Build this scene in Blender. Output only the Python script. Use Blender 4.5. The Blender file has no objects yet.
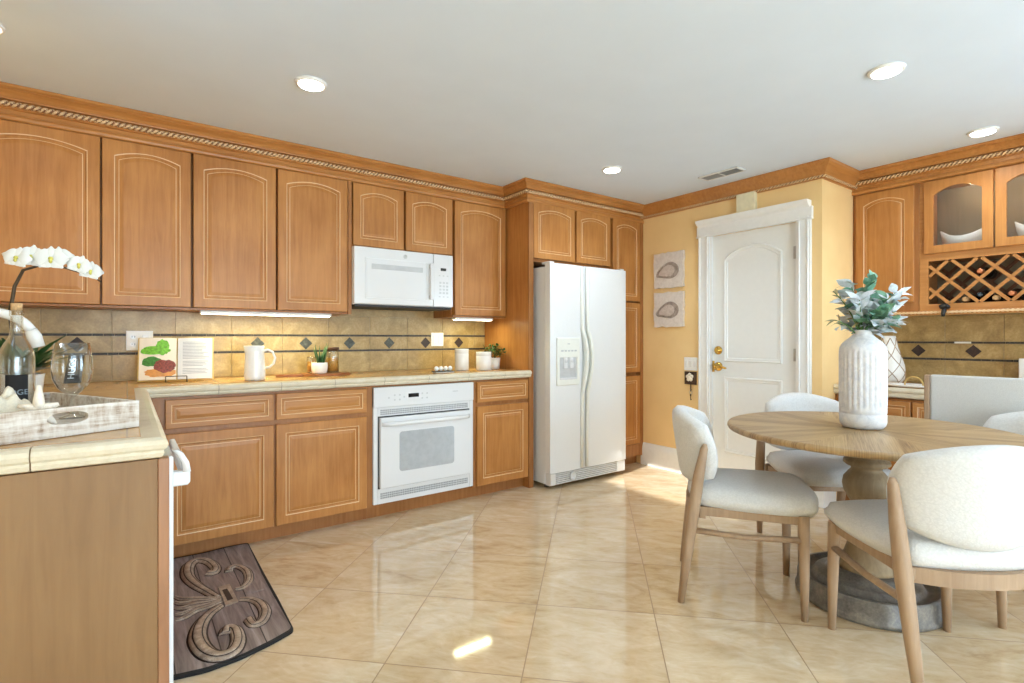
import bpy, bmesh, math, random
from mathutils import Vector, Matrix
random.seed(7)
PI = math.pi
S = bpy.context.scene
COL = S.collection

# ------------------------------------------------------------------ camera
YAW = math.radians(53.75)
cam = bpy.data.cameras.new('camera')
cam.sensor_fit = 'HORIZONTAL'
cam.sensor_width = 36.0
cam.lens = 36.0 * 525 / 1024
cam.shift_y = -3.0 / 1024
cam.clip_start = 0.02
camo = bpy.data.objects.new('camera', cam)
COL.objects.link(camo)
camo.location = (0, 0, 1.15)
camo.rotation_euler = (PI / 2, 0, YAW - PI / 2)
S.camera = camo

# ------------------------------------------------------------------ world, sun, window light, exposure
w = bpy.data.worlds.new('sky')
S.world = w
w.use_nodes = True
bg = w.node_tree.nodes['Background']
bg.inputs[0].default_value = (0.70, 0.86, 1.0, 1)
bg.inputs[1].default_value = 3.4
sun = bpy.data.lights.new('sun', 'SUN')
sun.energy = 6.0
sun.angle = math.radians(0.7)
sun.color = (1.0, 0.97, 0.93)
suno = bpy.data.objects.new('sun', sun)
COL.objects.link(suno)
suno.location = (-6, 1, 4)
SUN_DIR = Vector((1.0, 0.22, -0.43)).normalized()
suno.rotation_euler = SUN_DIR.to_track_quat('-Z', 'Y').to_euler()

def portal(name, loc, rot, sx, sy):
    l = bpy.data.lights.new(name, 'AREA')
    l.shape = 'RECTANGLE'
    l.size = sx
    l.size_y = sy
    l.cycles.is_portal = True
    o = bpy.data.objects.new(name, l)
    COL.objects.link(o)
    o.location = loc
    o.rotation_euler = rot
    return o

def day(name, loc, rot, sx, sy, e):
    l = bpy.data.lights.new(name, 'AREA')
    l.shape = 'RECTANGLE'
    l.size = sx
    l.size_y = sy
    l.energy = e
    l.color = (.62, .82, 1.0)
    o = bpy.data.objects.new(name, l)
    COL.objects.link(o)
    o.location = loc
    o.rotation_euler = rot
    return o
day('daylight_patio', (0.9, -3.37, 1.10), (PI / 2, 0, 0), 2.6, 2.0, 52)
day('fill_side', (4.60, -1.45, 1.10), (0, PI / 2, 0), 2.0, 1.9, 34)  # added fill lamp at an unseen opening, brightening the room from the right


S.view_settings.view_transform = 'Standard'
S.view_settings.look = 'None'
S.view_settings.gamma = 1.0
S.view_settings.use_curve_mapping = False
S.view_settings.exposure = 1.1
S.cycles.max_bounces = 10
S.cycles.diffuse_bounces = 6
S.cycles.glossy_bounces = 5
S.cycles.transmission_bounces = 8
S.cycles.transparent_max_bounces = 12
S.cycles.sample_clamp_indirect = 6.0
S.cycles.caustics_reflective = False
S.cycles.caustics_refractive = False

# ------------------------------------------------------------------ materials
def lin(r, g, b):
    def f(c):
        c /= 255.0
        return c / 12.92 if c <= 0.04045 else ((c + 0.055) / 1.055) ** 2.4
    return (f(r), f(g), f(b), 1.0)

class NT:
    def __init__(s, name):
        s.m = bpy.data.materials.new(name)
        s.m.use_nodes = True
        s.t = s.m.node_tree
        s.b = s.t.nodes['Principled BSDF']
    def n(s, typ, **kw):
        nd = s.t.nodes.new(typ)
        for k, v in kw.items():
            if k.startswith('i_'):
                key = k[2:]
                key = int(key) if key.isdigit() else key.replace('_', ' ')
                nd.inputs[key].default_value = v
            else:
                setattr(nd, k, v)
        return nd
    def l(s, a, b):
        s.t.links.new(a, b)
    def set(s, **kw):
        for k, v in kw.items():
            s.b.inputs[k.replace('_', ' ')].default_value = v
    def coords(s, scale=(1, 1, 1), rot=(0, 0, 0), loc=(0, 0, 0), kind='Object'):
        tc = s.n('ShaderNodeTexCoord')
        mp = s.n('ShaderNodeMapping')
        mp.inputs['Scale'].default_value = scale
        mp.inputs['Rotation'].default_value = rot
        mp.inputs['Location'].default_value = loc
        s.l(tc.outputs[kind], mp.inputs[0])
        return mp.outputs[0]
    def geo(s, scale=(1, 1, 1), rot=(0, 0, 0), loc=(0, 0, 0)):
        g = s.n('ShaderNodeNewGeometry')
        mp = s.n('ShaderNodeMapping')
        mp.inputs['Scale'].default_value = scale
        mp.inputs['Rotation'].default_value = rot
        mp.inputs['Location'].default_value = loc
        s.l(g.outputs['Position'], mp.inputs[0])
        return mp.outputs[0]
    def noise(s, vec, scale, detail=4, rough=0.5, dist=0.0):
        nd = s.n('ShaderNodeTexNoise')
        nd.inputs['Scale'].default_value = scale
        nd.inputs['Detail'].default_value = detail
        nd.inputs['Roughness'].default_value = rough
        nd.inputs['Distortion'].default_value = dist
        s.l(vec, nd.inputs['Vector'])
        return nd.outputs['Fac']
    def ramp(s, fac, stops):
        r = s.n('ShaderNodeValToRGB')
        e = r.color_ramp.elements
        while len(e) < len(stops):
            e.new(0.5)
        for i, (p, c) in enumerate(stops):
            e[i].position = p
            e[i].color = c if len(c) == 4 else (*c, 1)
        s.l(fac, r.inputs[0])
        return r.outputs[0]
    def mix(s, fac, a, b, mode='MIX'):
        nd = s.n('ShaderNodeMix', data_type='RGBA', blend_type=mode)
        for sock, v in ((nd.inputs[0], fac), (nd.inputs[6], a), (nd.inputs[7], b)):
            if hasattr(v, 'links'):
                s.l(v, sock)
            else:
                sock.default_value = v
        return nd.outputs[2]
    def math(s, op, a, b=0.0, c=0.0):
        nd = s.n('ShaderNodeMath', operation=op)
        for i, v in enumerate((a, b, c)):
            if hasattr(v, 'links'):
                s.l(v, nd.inputs[i])
            else:
                nd.inputs[i].default_value = v
        return nd.outputs[0]
    def bump(s, h, strength=0.3, dist=0.002):
        b = s.n('ShaderNodeBump')
        b.inputs['Strength'].default_value = strength
        b.inputs['Distance'].default_value = dist
        s.l(h, b.inputs['Height'])
        s.l(b.outputs[0], s.b.inputs['Normal'])
    def color(s, c):
        if hasattr(c, 'links'):
            s.l(c, s.b.inputs['Base Color'])
        else:
            s.b.inputs['Base Color'].default_value = c

MAT = {}
def simple(name, rgb, rough=0.5, metal=0.0, var=0.06, scale=30, bump=0.0, **kw):
    """plain coloured material with a little noise variation"""
    t = NT(name)
    c = lin(*rgb)
    v = t.geo()
    f = t.noise(v, scale, 3)
    dk = tuple(x * (1 - var) for x in c[:3]) + (1,)
    lt = tuple(min(1, x * (1 + var)) for x in c[:3]) + (1,)
    t.color(t.ramp(f, [(0.3, dk), (0.7, lt)]))
    t.set(Roughness=rough, Metallic=metal)
    if bump:
        t.bump(t.noise(v, scale * 4, 3), bump)
    for k, x in kw.items():
        t.b.inputs[k.replace('_', ' ')].default_value = x
    MAT[name] = t.m
    return t.m

def wood(name, a, b, rough=0.34, axis='z', grain=1.0):
    t = NT(name)
    sc = {'z': (22, 22, 1.6), 'x': (1.6, 22, 22), 'y': (22, 1.6, 22)}[axis]
    v = t.geo(scale=sc)
    f = t.noise(v, 2.0 * grain, 6, 0.6, 0.6)
    v2 = t.geo()
    g = t.noise(v2, 3.5, 3, 0.5)
    mixf = t.math('ADD', t.math('MULTIPLY', f, 0.55), t.math('MULTIPLY', g, 0.45))
    t.color(t.ramp(mixf, [(0.36, lin(*a)), (0.64, lin(*b))]))
    t.set(Roughness=rough)
    t.b.inputs['Specular IOR Level'].default_value = .32
    t.bump(f, 0.06, 0.001)
    MAT[name] = t.m
    return t.m

wood('maple', (164, 107, 54), (191, 133, 74))
wood('maple_stile', (146, 104, 74), (168, 124, 92))
wood('maple_horizontal', (164, 107, 54), (191, 133, 74), axis='x')
wood('maple_horizontal_y', (168, 112, 60), (194, 138, 82), axis='y')
wood('maple_edge', (146, 94, 50), (170, 116, 68))
wood('maple_veneer', (130, 98, 64), (143, 110, 74), 0.45)  # end panel veneer, its colour darkened to offset the strong patio light
simple('glaze', (222, 186, 144), 0.4)
simple('rope_glaze', (222, 190, 148), 0.45)
simple('rope_dark', (120, 76, 42), 0.6)
simple('gap_dark', (58, 34, 20), 0.7)
wood('cabinet_inside', (118, 106, 86), (138, 124, 102), 0.5)
wood('rack_dark', (92, 58, 40), (120, 80, 56), 0.5)
wood('oak_grey', (148, 122, 98), (176, 150, 124), 0.5)
wood('oak_pedestal', (132, 112, 86), (166, 146, 116), 0.6)
simple('white_paint', (232, 232, 230), 0.35, var=0.02)
simple('appliance', (222, 223, 225), 0.16, var=0.012, scale=4)
simple('appliance_matte', (226, 228, 230), 0.32, var=0.02, scale=200, bump=0.04)
simple('appliance_cream', (228, 229, 222), 0.3, var=0.02)
simple('appliance_grey', (190, 192, 194), 0.4)
simple('oven_glass', (176, 180, 184), 0.12)
simple('black_gloss', (18, 18, 20), 0.15)
simple('rubber', (40, 40, 42), 0.6)
simple('ceramic', (236, 234, 230), 0.14, var=0.015)
simple('ceramic_matte', (226, 223, 218), 0.45, var=0.03, bump=0.05)
simple('steel', (190, 190, 188), 0.28, 1.0)
simple('brass', (214, 170, 84), 0.2, 1.0)
simple('bronze', (84, 66, 44), 0.45, 0.7)
simple('leaf_dark', (44, 84, 42), 0.4, var=0.35, scale=18)
simple('leaf_fresh', (86, 128, 66), 0.5, var=0.35, scale=40)
simple('stem_brown', (74, 58, 40), 0.6)
simple('petal', (222, 220, 214), 0.5, var=0.03)
simple('petal_heart', (206, 196, 92), 0.5)
simple('bud', (196, 178, 110), 0.5)
simple('soil', (60, 44, 32), 0.9, var=0.4, scale=120)
simple('cork', (196, 158, 112), 0.8, var=0.25, scale=150)
simple('chalk_black', (34, 34, 36), 0.8, var=0.2)
simple('chalk_white', (214, 220, 226), 0.9)
simple('chalk_grey', (150, 166, 182), 0.8)
simple('cloth_cream', (232, 224, 206), 0.9, var=0.08, scale=200, bump=0.3)
simple('starfish', (238, 228, 212), 0.85, var=0.1, scale=150, bump=0.4)
simple('board_wood', (150, 92, 46), 0.45, var=0.2, scale=20)
simple('lid_wood', (92, 60, 40), 0.5, var=0.2, scale=30)
simple('amber_food', (214, 150, 60), 0.6, var=0.35, scale=160)
simple('page', (240, 238, 232), 0.7, var=0.01)
simple('page_edge', (222, 206, 168), 0.8, var=0.12, scale=200)
simple('book_cover', (226, 190, 110), 0.6)
simple('page_photo', (244, 228, 204), 0.5, var=0.03)
simple('food_green', (120, 186, 52), 0.5, var=0.4, scale=90)
simple('food_dark_green', (70, 130, 50), 0.5, var=0.4, scale=120)
simple('food_meat', (140, 62, 44), 0.5, var=0.55, scale=140)
simple('food_board', (224, 152, 78), 0.5, var=0.15, scale=60)
simple('print_grey', (176, 176, 178), 0.8)
simple('egg_white', (246, 244, 240), 0.4, var=0.01)
simple('plate_white', (240, 238, 234), 0.35, var=0.02)
simple('outlet_slot', (70, 70, 70), 0.6)
simple('vent_white', (214, 214, 212), 0.5)
simple('vent_slot', (150, 152, 154), 0.5)
simple('vent_dark', (70, 72, 74), 0.6)
simple('vent_grey', (140, 142, 144), 0.6)
simple('flower_white', (240, 232, 214), 0.6)
simple('plaque_brown', (72, 50, 34), 0.5, var=0.3, scale=60)
simple('linen', (196, 196, 194), 0.9, var=0.1, scale=320, bump=0.25)
simple('chime', (226, 218, 186), 0.5)
simple('gold_wire', (206, 174, 110), 0.35, 0.8)
simple('mat_black', (24, 22, 22), 0.8)
simple('wine_bottle', (20, 24, 20), 0.15)
simple('copper_foil', (206, 128, 84), 0.35, 0.3)
simple('clip_black', (30, 30, 32), 0.45)
simple('screen_black', (26, 28, 30), 0.1)
simple('door_paint', (230, 231, 229), 0.3, var=0.01)
simple('bottle_foil', (120, 110, 100), 0.4)
simple('window_frame', (236, 236, 234), 0.4)

def emis(name, rgb, strength):
    t = NT(name)
    t.b.inputs['Emission Color'].default_value = lin(*rgb)
    t.b.inputs['Emission Strength'].default_value = strength
    t.color(lin(*rgb))
    MAT[name] = t.m
emis('lamp_face', (255, 250, 240), 6.0)
emis('strip_face', (255, 246, 214), 7.0)
emis('puck_face', (255, 220, 150), 3.0)

def glass(name, tint=(1, 1, 1, 1), ior=1.45, rough=0.0):
    t = NT(name)
    t.set(Base_Color=tint, Roughness=rough, IOR=ior)
    t.b.inputs['Transmission Weight'].default_value = 1.0
    MAT[name] = t.m
glass('glass')
glass('glass_bottle', (0.93, 0.97, 0.94, 1))

def pane(name):
    # thin window pane: mostly clear with a fresnel sheen
    t = NT(name)
    tr = t.n('ShaderNodeBsdfTransparent')
    tr.inputs[0].default_value = (.96, .97, .965, 1)
    gl = t.n('ShaderNodeBsdfGlossy')
    gl.inputs['Roughness'].default_value = 0.02
    lw = t.n('ShaderNodeLayerWeight')
    lw.inputs[0].default_value = 0.5
    mx = t.n('ShaderNodeMixShader')
    t.l(t.math('ADD', t.math('MULTIPLY', t.math('POWER', lw.outputs['Facing'], 2.2), 1.0), 0.06), mx.inputs[0])
    t.l(tr.outputs[0], mx.inputs[1])
    t.l(gl.outputs[0], mx.inputs[2])
    out = [n for n in t.t.nodes if n.type == 'OUTPUT_MATERIAL'][0]
    t.l(mx.outputs[0], out.inputs[0])
    MAT[name] = t.m
pane('pane')
pane('thin_glass')

def wall_paint(name, a, b, bump=0.08):
    t = NT(name)
    v = t.geo()
    t.color(t.ramp(t.noise(v, 4, 3), [(0.3, lin(*a)), (0.7, lin(*b))]))
    t.set(Roughness=0.7)
    t.bump(t.noise(v, 110, 3), bump, 0.002)
    MAT[name] = t.m
wall_paint('paint_gold', (234, 200, 142), (241, 208, 151))
wall_paint('paint_white', (226, 226, 224), (232, 232, 230))
wall_paint('paint_ceiling', (212, 224, 238), (215, 227, 241), 0.03)

def floor_mat():
    t = NT('marble_floor')
    ts = 0.347 * math.sqrt(2)
    # rotate 45 degrees about a tile corner
    g = t.n('ShaderNodeNewGeometry')
    sub = t.n('ShaderNodeVectorMath', operation='SUBTRACT')
    sub.inputs[1].default_value = (1.776, 2.112, 0)
    t.l(g.outputs['Position'], sub.inputs[0])
    rt = t.n('ShaderNodeVectorRotate', rotation_type='Z_AXIS')
    rt.inputs['Angle'].default_value = PI / 4
    t.l(sub.outputs[0], rt.inputs['Vector'])
    sc = t.n('ShaderNodeVectorMath', operation='SCALE')
    sc.inputs['Scale'].default_value = 1 / ts
    t.l(rt.outputs[0], sc.inputs[0])
    sx = t.n('ShaderNodeSeparateXYZ')
    t.l(sc.outputs[0], sx.inputs[0])
    def edge(o):
        fr = t.math('FRACT', t.math('ADD', o, 100.0))
        return t.math('MINIMUM', fr, t.math('SUBTRACT', 1.0, fr))
    d = t.math('MINIMUM', edge(sx.outputs[0]), edge(sx.outputs[1]))
    grout = t.math('LESS_THAN', d, 0.0042)
    fl = t.n('ShaderNodeVectorMath', operation='FLOOR')
    t.l(sc.outputs[0], fl.inputs[0])
    wn = t.n('ShaderNodeTexWhiteNoise', noise_dimensions='3D')
    t.l(fl.outputs[0], wn.inputs['Vector'])
    off = t.n('ShaderNodeVectorMath', operation='SCALE')
    off.inputs['Scale'].default_value = 7.0
    t.l(wn.outputs['Color'], off.inputs[0])
    add = t.n('ShaderNodeVectorMath', operation='ADD')
    t.l(rt.outputs[0], add.inputs[0])
    t.l(off.outputs[0], add.inputs[1])
    mp = t.n('ShaderNodeMapping')
    mp.inputs['Scale'].default_value = (1.0, 2.2, 1)
    t.l(add.outputs[0], mp.inputs[0])
    f1 = t.noise(mp.outputs[0], 3.0, 8, 0.62, 1.6)
    f2 = t.noise(mp.outputs[0], 14.0, 6, 0.6, 0.8)
    f = t.math('ADD', t.math('MULTIPLY', f1, 0.65), t.math('MULTIPLY', f2, 0.35))
    f = t.math('ADD', f, t.math('MULTIPLY', t.math('SUBTRACT', wn.outputs['Value'], 0.5), 0.10))
    c = t.ramp(f, [(0.28, lin(182, 152, 114)), (0.42, lin(208, 182, 146)), (0.56, lin(219, 198, 167)), (0.72, lin(232, 217, 193))])
    c = t.mix(grout, c, lin(150, 118, 82))
    t.color(c)
    rg = t.math('ADD', t.math('MULTIPLY', grout, 0.45), 0.06)
    t.l(rg, t.b.inputs['Roughness'])
    t.b.inputs['IOR'].default_value = 1.8
    MAT['marble_floor'] = t.m
floor_mat()

def stone(name, stops, sc=9.0, rough=0.35, bump=0.12):
    t = NT(name)
    v = t.geo()
    f1 = t.noise(v, sc, 7, 0.62, 0.6)
    f2 = t.noise(v, sc * 9, 4, 0.6)
    f = t.math('ADD', t.math('MULTIPLY', f1, 0.7), t.math('MULTIPLY', f2, 0.3))
    t.color(t.ramp(f, [(p, lin(*c)) for p, c in stops]))
    t.set(Roughness=rough)
    t.bump(f2, bump, 0.002)
    MAT[name] = t.m
stone('travertine', [(0.3, (138, 112, 68)), (0.5, (172, 144, 92)), (0.68, (198, 172, 122))])
stone('grout', [(0.3, (176, 150, 112)), (0.7, (196, 172, 134))], 40)
stone('dark_stone', [(0.3, (34, 28, 26)), (0.55, (74, 66, 60)), (0.72, (120, 108, 94))], 60, 0.55)
stone('slate_diamond', [(0.3, (38, 40, 36)), (0.55, (78, 80, 72)), (0.75, (138, 140, 126))], 45, 0.5)
stone('brown_diamond', [(0.3, (30, 20, 18)), (0.6, (62, 44, 38)), (0.8, (100, 78, 68))], 50, 0.5)
stone('edge_tile', [(0.3, (202, 190, 164)), (0.55, (216, 206, 184)), (0.75, (226, 219, 202))], 14, 0.28, 0.08)
stone('edge_grout', [(0.3, (120, 100, 76)), (0.7, (140, 120, 92))], 60, 0.8)
stone('weathered_base', [(0.3, (62, 58, 54)), (0.5, (104, 100, 96)), (0.72, (150, 142, 130))], 12, 0.35, 0.2)
stone('vase_white', [(0.3, (186, 188, 196)), (0.5, (212, 212, 216)), (0.7, (232, 230, 228))], 34, 0.75, 0.35)
stone('shell_paper', [(0.3, (206, 194, 184)), (0.6, (226, 216, 208)), (0.8, (236, 228, 222))], 30, 0.9, 0.2)
stone('shell_grey', [(0.3, (112, 100, 92)), (0.5, (158, 144, 134)), (0.75, (202, 190, 180))], 40, 0.8, 0.2)
stone('shell_light', [(0.3, (176, 158, 146)), (0.7, (214, 202, 194))], 40, 0.8, 0.2)
def whitewash():
    t = NT('whitewash')
    v = t.coords(scale=(5, 60, 60))
    f = t.noise(v, 1.0, 6, 0.7, 0.5)
    g = t.noise(t.coords(scale=(60, 40, 14)), 1.0, 4, 0.6)
    h = t.math('ADD', t.math('MULTIPLY', f, .6), t.math('MULTIPLY', g, .4))
    t.color(t.ramp(h, [(0.34, lin(120, 92, 70)), (0.43, lin(186, 170, 154)), (0.54, lin(216, 210, 202)), (0.75, lin(230, 226, 222))]))
    t.set(Roughness=.85)
    t.bump(h, .4, .003)
    MAT['whitewash'] = t.m
whitewash()
stone('sage_leaf', [(0.3, (150, 168, 164)), (0.5, (198, 206, 212)), (0.7, (226, 228, 236))], 28, 0.75, 0.1)
stone('green_leaf', [(0.3, (76, 130, 106)), (0.6, (124, 168, 146)), (0.8, (178, 202, 186))], 26, 0.6, 0.1)
stone('olive_leaf', [(0.3, (126, 124, 88)), (0.7, (192, 182, 142))], 26, 0.6, 0.1)

def counter_mat():
    t = NT('counter_tile')
    v = t.geo()
    f1 = t.noise(v, 7, 7, 0.6, 0.6)
    f2 = t.noise(v, 60, 4)
    f = t.math('ADD', t.math('MULTIPLY', f1, 0.7), t.math('MULTIPLY', f2, 0.3))
    c = t.ramp(f, [(0.3, lin(176, 134, 80)), (0.55, lin(198, 156, 100)), (0.75, lin(212, 174, 120))])
    sx = t.n('ShaderNodeSeparateXYZ')
    t.l(v, sx.inputs[0])
    def edge(o, off, sz):
        fr = t.math('FRACT', t.math('ADD', t.math('DIVIDE', t.math('SUBTRACT', o, off), sz), 50.0))
        return t.math('MINIMUM', fr, t.math('SUBTRACT', 1.0, fr))
    d = t.math('MINIMUM', edge(sx.outputs[0], 0.0, 0.41), edge(sx.outputs[1], 2.78, 0.41))
    g = t.math('LESS_THAN', d, 0.006)
    t.color(t.mix(g, c, lin(168, 136, 94)))
    t.set(Roughness=0.22)
    MAT['counter_tile'] = t.m
counter_mat()

def boucle():
    t = NT('boucle')
    v = t.coords()
    vo = t.n('ShaderNodeTexVoronoi')
    vo.inputs['Scale'].default_value = 130
    nz = t.n('ShaderNodeTexNoise')
    nz.inputs['Scale'].default_value = 60
    t.l(v, nz.inputs['Vector'])
    mx = t.n('ShaderNodeVectorMath', operation='ADD')
    sc = t.n('ShaderNodeVectorMath', operation='SCALE')
    sc.inputs['Scale'].default_value = 0.02
    t.l(nz.outputs['Color'], sc.inputs[0])
    t.l(v, mx.inputs[0])
    t.l(sc.outputs[0], mx.inputs[1])
    t.l(mx.outputs[0], vo.inputs['Vector'])
    t.color(t.ramp(vo.outputs['Distance'], [(0.0, lin(214, 214, 214)), (0.8, lin(202, 202, 202))]))
    t.set(Roughness=0.95)
    t.b.inputs['Sheen Weight'].default_value = 0.25
    inv = t.math('SUBTRACT', 1.0, vo.outputs['Distance'])
    t.bump(inv, 0.32, 0.003)
    MAT['boucle'] = t.m
boucle()

def table_mat():
    # sunburst parquet: wedges of boards, each wedge with its own slanting grain
    t = NT('table_parquet')
    v = t.coords()
    sx = t.n('ShaderNodeSeparateXYZ')
    t.l(v, sx.inputs[0])
    ang = t.math('ARCTAN2', sx.outputs[1], sx.outputs[0])
    k = t.math('MULTIPLY', t.math('ADD', ang, PI), 8 / (2 * PI))
    wedge = t.math('FLOOR', k)
    mid = t.math('SUBTRACT', t.math('MULTIPLY', t.math('ADD', wedge, 0.5), 2 * PI / 8), PI)
    c = t.math('COSINE', mid)
    s = t.math('SINE', mid)
    along = t.math('ADD', t.math('MULTIPLY', sx.outputs[0], c), t.math('MULTIPLY', sx.outputs[1], s))
    across = t.math('SUBTRACT', t.math('MULTIPLY', sx.outputs[1], c), t.math('MULTIPLY', sx.outputs[0], s))
    board = t.math('FLOOR', t.math('MULTIPLY', across, 24.0))
    cb = t.n('ShaderNodeCombineXYZ')
    t.l(t.math('MULTIPLY', along, 5.0), cb.inputs[0])
    t.l(t.math('MULTIPLY', across, 230.0), cb.inputs[1])
    t.l(t.math('ADD', board, t.math('MULTIPLY', wedge, 31.0)), cb.inputs[2])
    f = t.noise(cb.outputs[0], 1.0, 5, 0.6, 0.4)
    wn = t.n('ShaderNodeTexWhiteNoise', noise_dimensions='2D')
    cb2 = t.n('ShaderNodeCombineXYZ')
    t.l(board, cb2.inputs[0])
    t.l(wedge, cb2.inputs[1])
    t.l(cb2.outputs[0], wn.inputs['Vector'])
    f = t.math('ADD', f, t.math('MULTIPLY', t.math('SUBTRACT', wn.outputs['Value'], 0.5), 0.22))
    t.color(t.ramp(f, [(0.28, lin(112, 84, 54)), (0.46, lin(160, 130, 90)), (0.72, lin(186, 158, 116))]))
    t.set(Roughness=0.42)
    t.bump(f, 0.15, 0.002)
    MAT['table_parquet'] = t.m
table_mat()

def mat_planks():
    t = NT('mat_planks')
    v = t.geo(scale=(30, 3, 1))
    f = t.noise(v, 1.0, 6, 0.65, 0.8)
    v2 = t.geo()
    sx = t.n('ShaderNodeSeparateXYZ')
    t.l(v2, sx.inputs[0])
    fr = t.math('FRACT', t.math('DIVIDE', t.math('ADD', sx.outputs[0], 10.02), 0.145))
    ln = t.math('LESS_THAN', fr, 0.03)
    c = t.ramp(f, [(0.3, lin(96, 80, 78)), (0.55, lin(144, 128, 124)), (0.75, lin(178, 164, 160))])
    t.color(t.mix(ln, c, lin(50, 38, 36)))
    t.set(Roughness=0.6)
    MAT['mat_planks'] = t.m
mat_planks()
stone('scroll_relief', [(0.3, (112, 90, 76)), (0.5, (164, 142, 124)), (0.72, (208, 190, 172))], 30, 0.4, 0.2)
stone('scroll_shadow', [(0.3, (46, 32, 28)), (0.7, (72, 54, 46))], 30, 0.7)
stone('page_text', [(0.3, (236, 234, 230)), (0.7, (242, 240, 236))], 30, 0.8)

# ------------------------------------------------------------------ mesh helpers
class MB:
    def __init__(s):
        s.bm = bmesh.new()
    def box(s, x0, x1, y0, y1, z0, z1, bev=0.0, seg=2, mi=0):
        b2 = bmesh.new()
        r = bmesh.ops.create_cube(b2, size=1.0)
        bmesh.ops.scale(b2, vec=(abs(x1 - x0), abs(y1 - y0), abs(z1 - z0)), verts=b2.verts)
        if bev > 0:
            bmesh.ops.bevel(b2, geom=list(b2.edges), offset=bev, segments=seg, affect='EDGES', profile=0.5)
        bmesh.ops.translate(b2, vec=((x0 + x1) / 2, (y0 + y1) / 2, (z0 + z1) / 2), verts=b2.verts)
        s.merge(b2, mi)
        return s
    def merge(s, b2, mi=0, mat=None, smooth=False):
        mp = {}
        for v in b2.verts:
            co = v.co if mat is None else mat @ v.co
            mp[v] = s.bm.verts.new(co)
        for f in b2.faces:
            try:
                nf = s.bm.faces.new([mp[v] for v in f.verts])
                nf.material_index = mi if mi else f.material_index
                nf.smooth = f.smooth or smooth
            except ValueError:
                pass
        b2.free()
    def rings(s, rings, closed=True, cap0=True, cap1=True, mi=0, smooth=True):
        vs = [[s.bm.verts.new(p) for p in r] for r in rings]
        n = len(rings[0])
        for a, b in zip(vs[:-1], vs[1:]):
            for i in range(n if closed else n - 1):
                j = (i + 1) % n
                f = s.bm.faces.new((a[i], a[j], b[j], b[i]))
                f.material_index = mi
                f.smooth = smooth
        if cap0:
            f = s.bm.faces.new(list(reversed(vs[0])))
            f.material_index = mi
        if cap1:
            f = s.bm.faces.new(vs[-1])
            f.material_index = mi
        return vs
    def lathe(s, prof, c=(0, 0, 0), n=32, mi=0, mod=None, cap=True, smooth=True):
        rings = []
        for r, z in prof:
            ring = []
            for i in range(n):
                a = 2 * PI * i / n
                rr = r * (mod(a, z) if mod else 1.0)
                ring.append((c[0] + rr * math.cos(a), c[1] + rr * math.sin(a), c[2] + z))
            rings.append(ring)
        s.rings(rings, True, cap, cap, mi, smooth)
        return s
    def tube(s, pts, r, n=8, mi=0, flat=1.0):
        pts = [Vector(p) for p in pts]
        rr = r if isinstance(r, (list, tuple)) else [r] * len(pts)
        rings = []
        up = None
        for i, p in enumerate(pts):
            if i == 0:
                d = pts[1] - p
            elif i == len(pts) - 1:
                d = p - pts[i - 1]
            else:
                d = pts[i + 1] - pts[i - 1]
            d.normalize()
            if up is None:
                up = Vector((0, 0, 1)) if abs(d.z) < 0.9 else Vector((1, 0, 0))
            a = d.cross(up)
            if a.length < 1e-5:
                a = d.cross(Vector((0, 1, 0)))
            a.normalize()
            b = a.cross(d).normalized()
            up = b
            rings.append([p + a * math.cos(2 * PI * k / n) * rr[i] + b * math.sin(2 * PI * k / n) * rr[i] * flat for k in range(n)])
        s.rings(rings, True, True, True, mi)
        return s
    def prism(s, poly, d0, d1, P, mi=0):
        """poly [(u,v)] extruded from depth d0 to d1 through the mapping P(u,v,d)"""
        a = [P(u, v, d0) for u, v in poly]
        b = [P(u, v, d1) for u, v in poly]
        s.rings([a, b], True, True, True, mi, False)
        return s
    def ball(s, c, r, sub=2, scale=(1, 1, 1), mi=0):
        b2 = bmesh.new()
        bmesh.ops.create_icosphere(b2, subdivisions=sub, radius=r)
        m = Matrix.Translation(c) @ Matrix.Diagonal((*scale, 1))
        s.merge(b2, mi, m, True)
        return s
    def build(s, name, mats, parent=None, loc=None, local=False, smooth=False, recalc=True):
        """vertices are given in world space (local=True: in the parent's space)"""
        if recalc:
            bmesh.ops.recalc_face_normals(s.bm, faces=s.bm.faces)
        me = bpy.data.meshes.new(name)
        o = bpy.data.objects.new(name, me)
        base = Vector((0, 0, 0))
        if parent is not None:
            o.parent = parent
            if not local:
                q = parent
                while q is not None:
                    base += Vector(q.location)
                    q = q.parent
        else:
            if loc is None:
                xs = [v.co for v in s.bm.verts]
                mn = Vector([min(c[i] for c in xs) for i in range(3)])
                mx = Vector([max(c[i] for c in xs) for i in range(3)])
                loc = ((mn.x + mx.x) / 2, (mn.y + mx.y) / 2, mn.z)
            base = Vector(loc)
            o.location = base
        if base.length:
            bmesh.ops.translate(s.bm, vec=-base, verts=s.bm.verts)
        if smooth:
            for f in s.bm.faces:
                f.smooth = True
        s.bm.to_mesh(me)
        s.bm.free()
        for m in (mats if isinstance(mats, (list, tuple)) else [mats]):
            me.materials.append(MAT[m])
        COL.objects.link(o)
        return o

def tag(o, label, cat, group=None):
    o['label'] = label
    o['category'] = cat
    if group:
        o['group'] = group
    return o
def thing(name, label, cat, loc, rotz=0.0, group=None):
    o = bpy.data.objects.new(name, None)
    o.empty_display_size = 0.1
    o.location = loc
    o.rotation_euler = (0, 0, rotz)
    COL.objects.link(o)
    return tag(o, label, cat, group)
def struct(o):
    o['kind'] = 'structure'
    return o
def copy_tree(o, parent=None):
    c = o.copy()
    COL.objects.link(c)
    if parent is not None:
        c.parent = parent
    for ch in list(o.children):
        copy_tree(ch, c)
    return c
def B(*a, **k):
    return MB().box(*a, **k)

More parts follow.
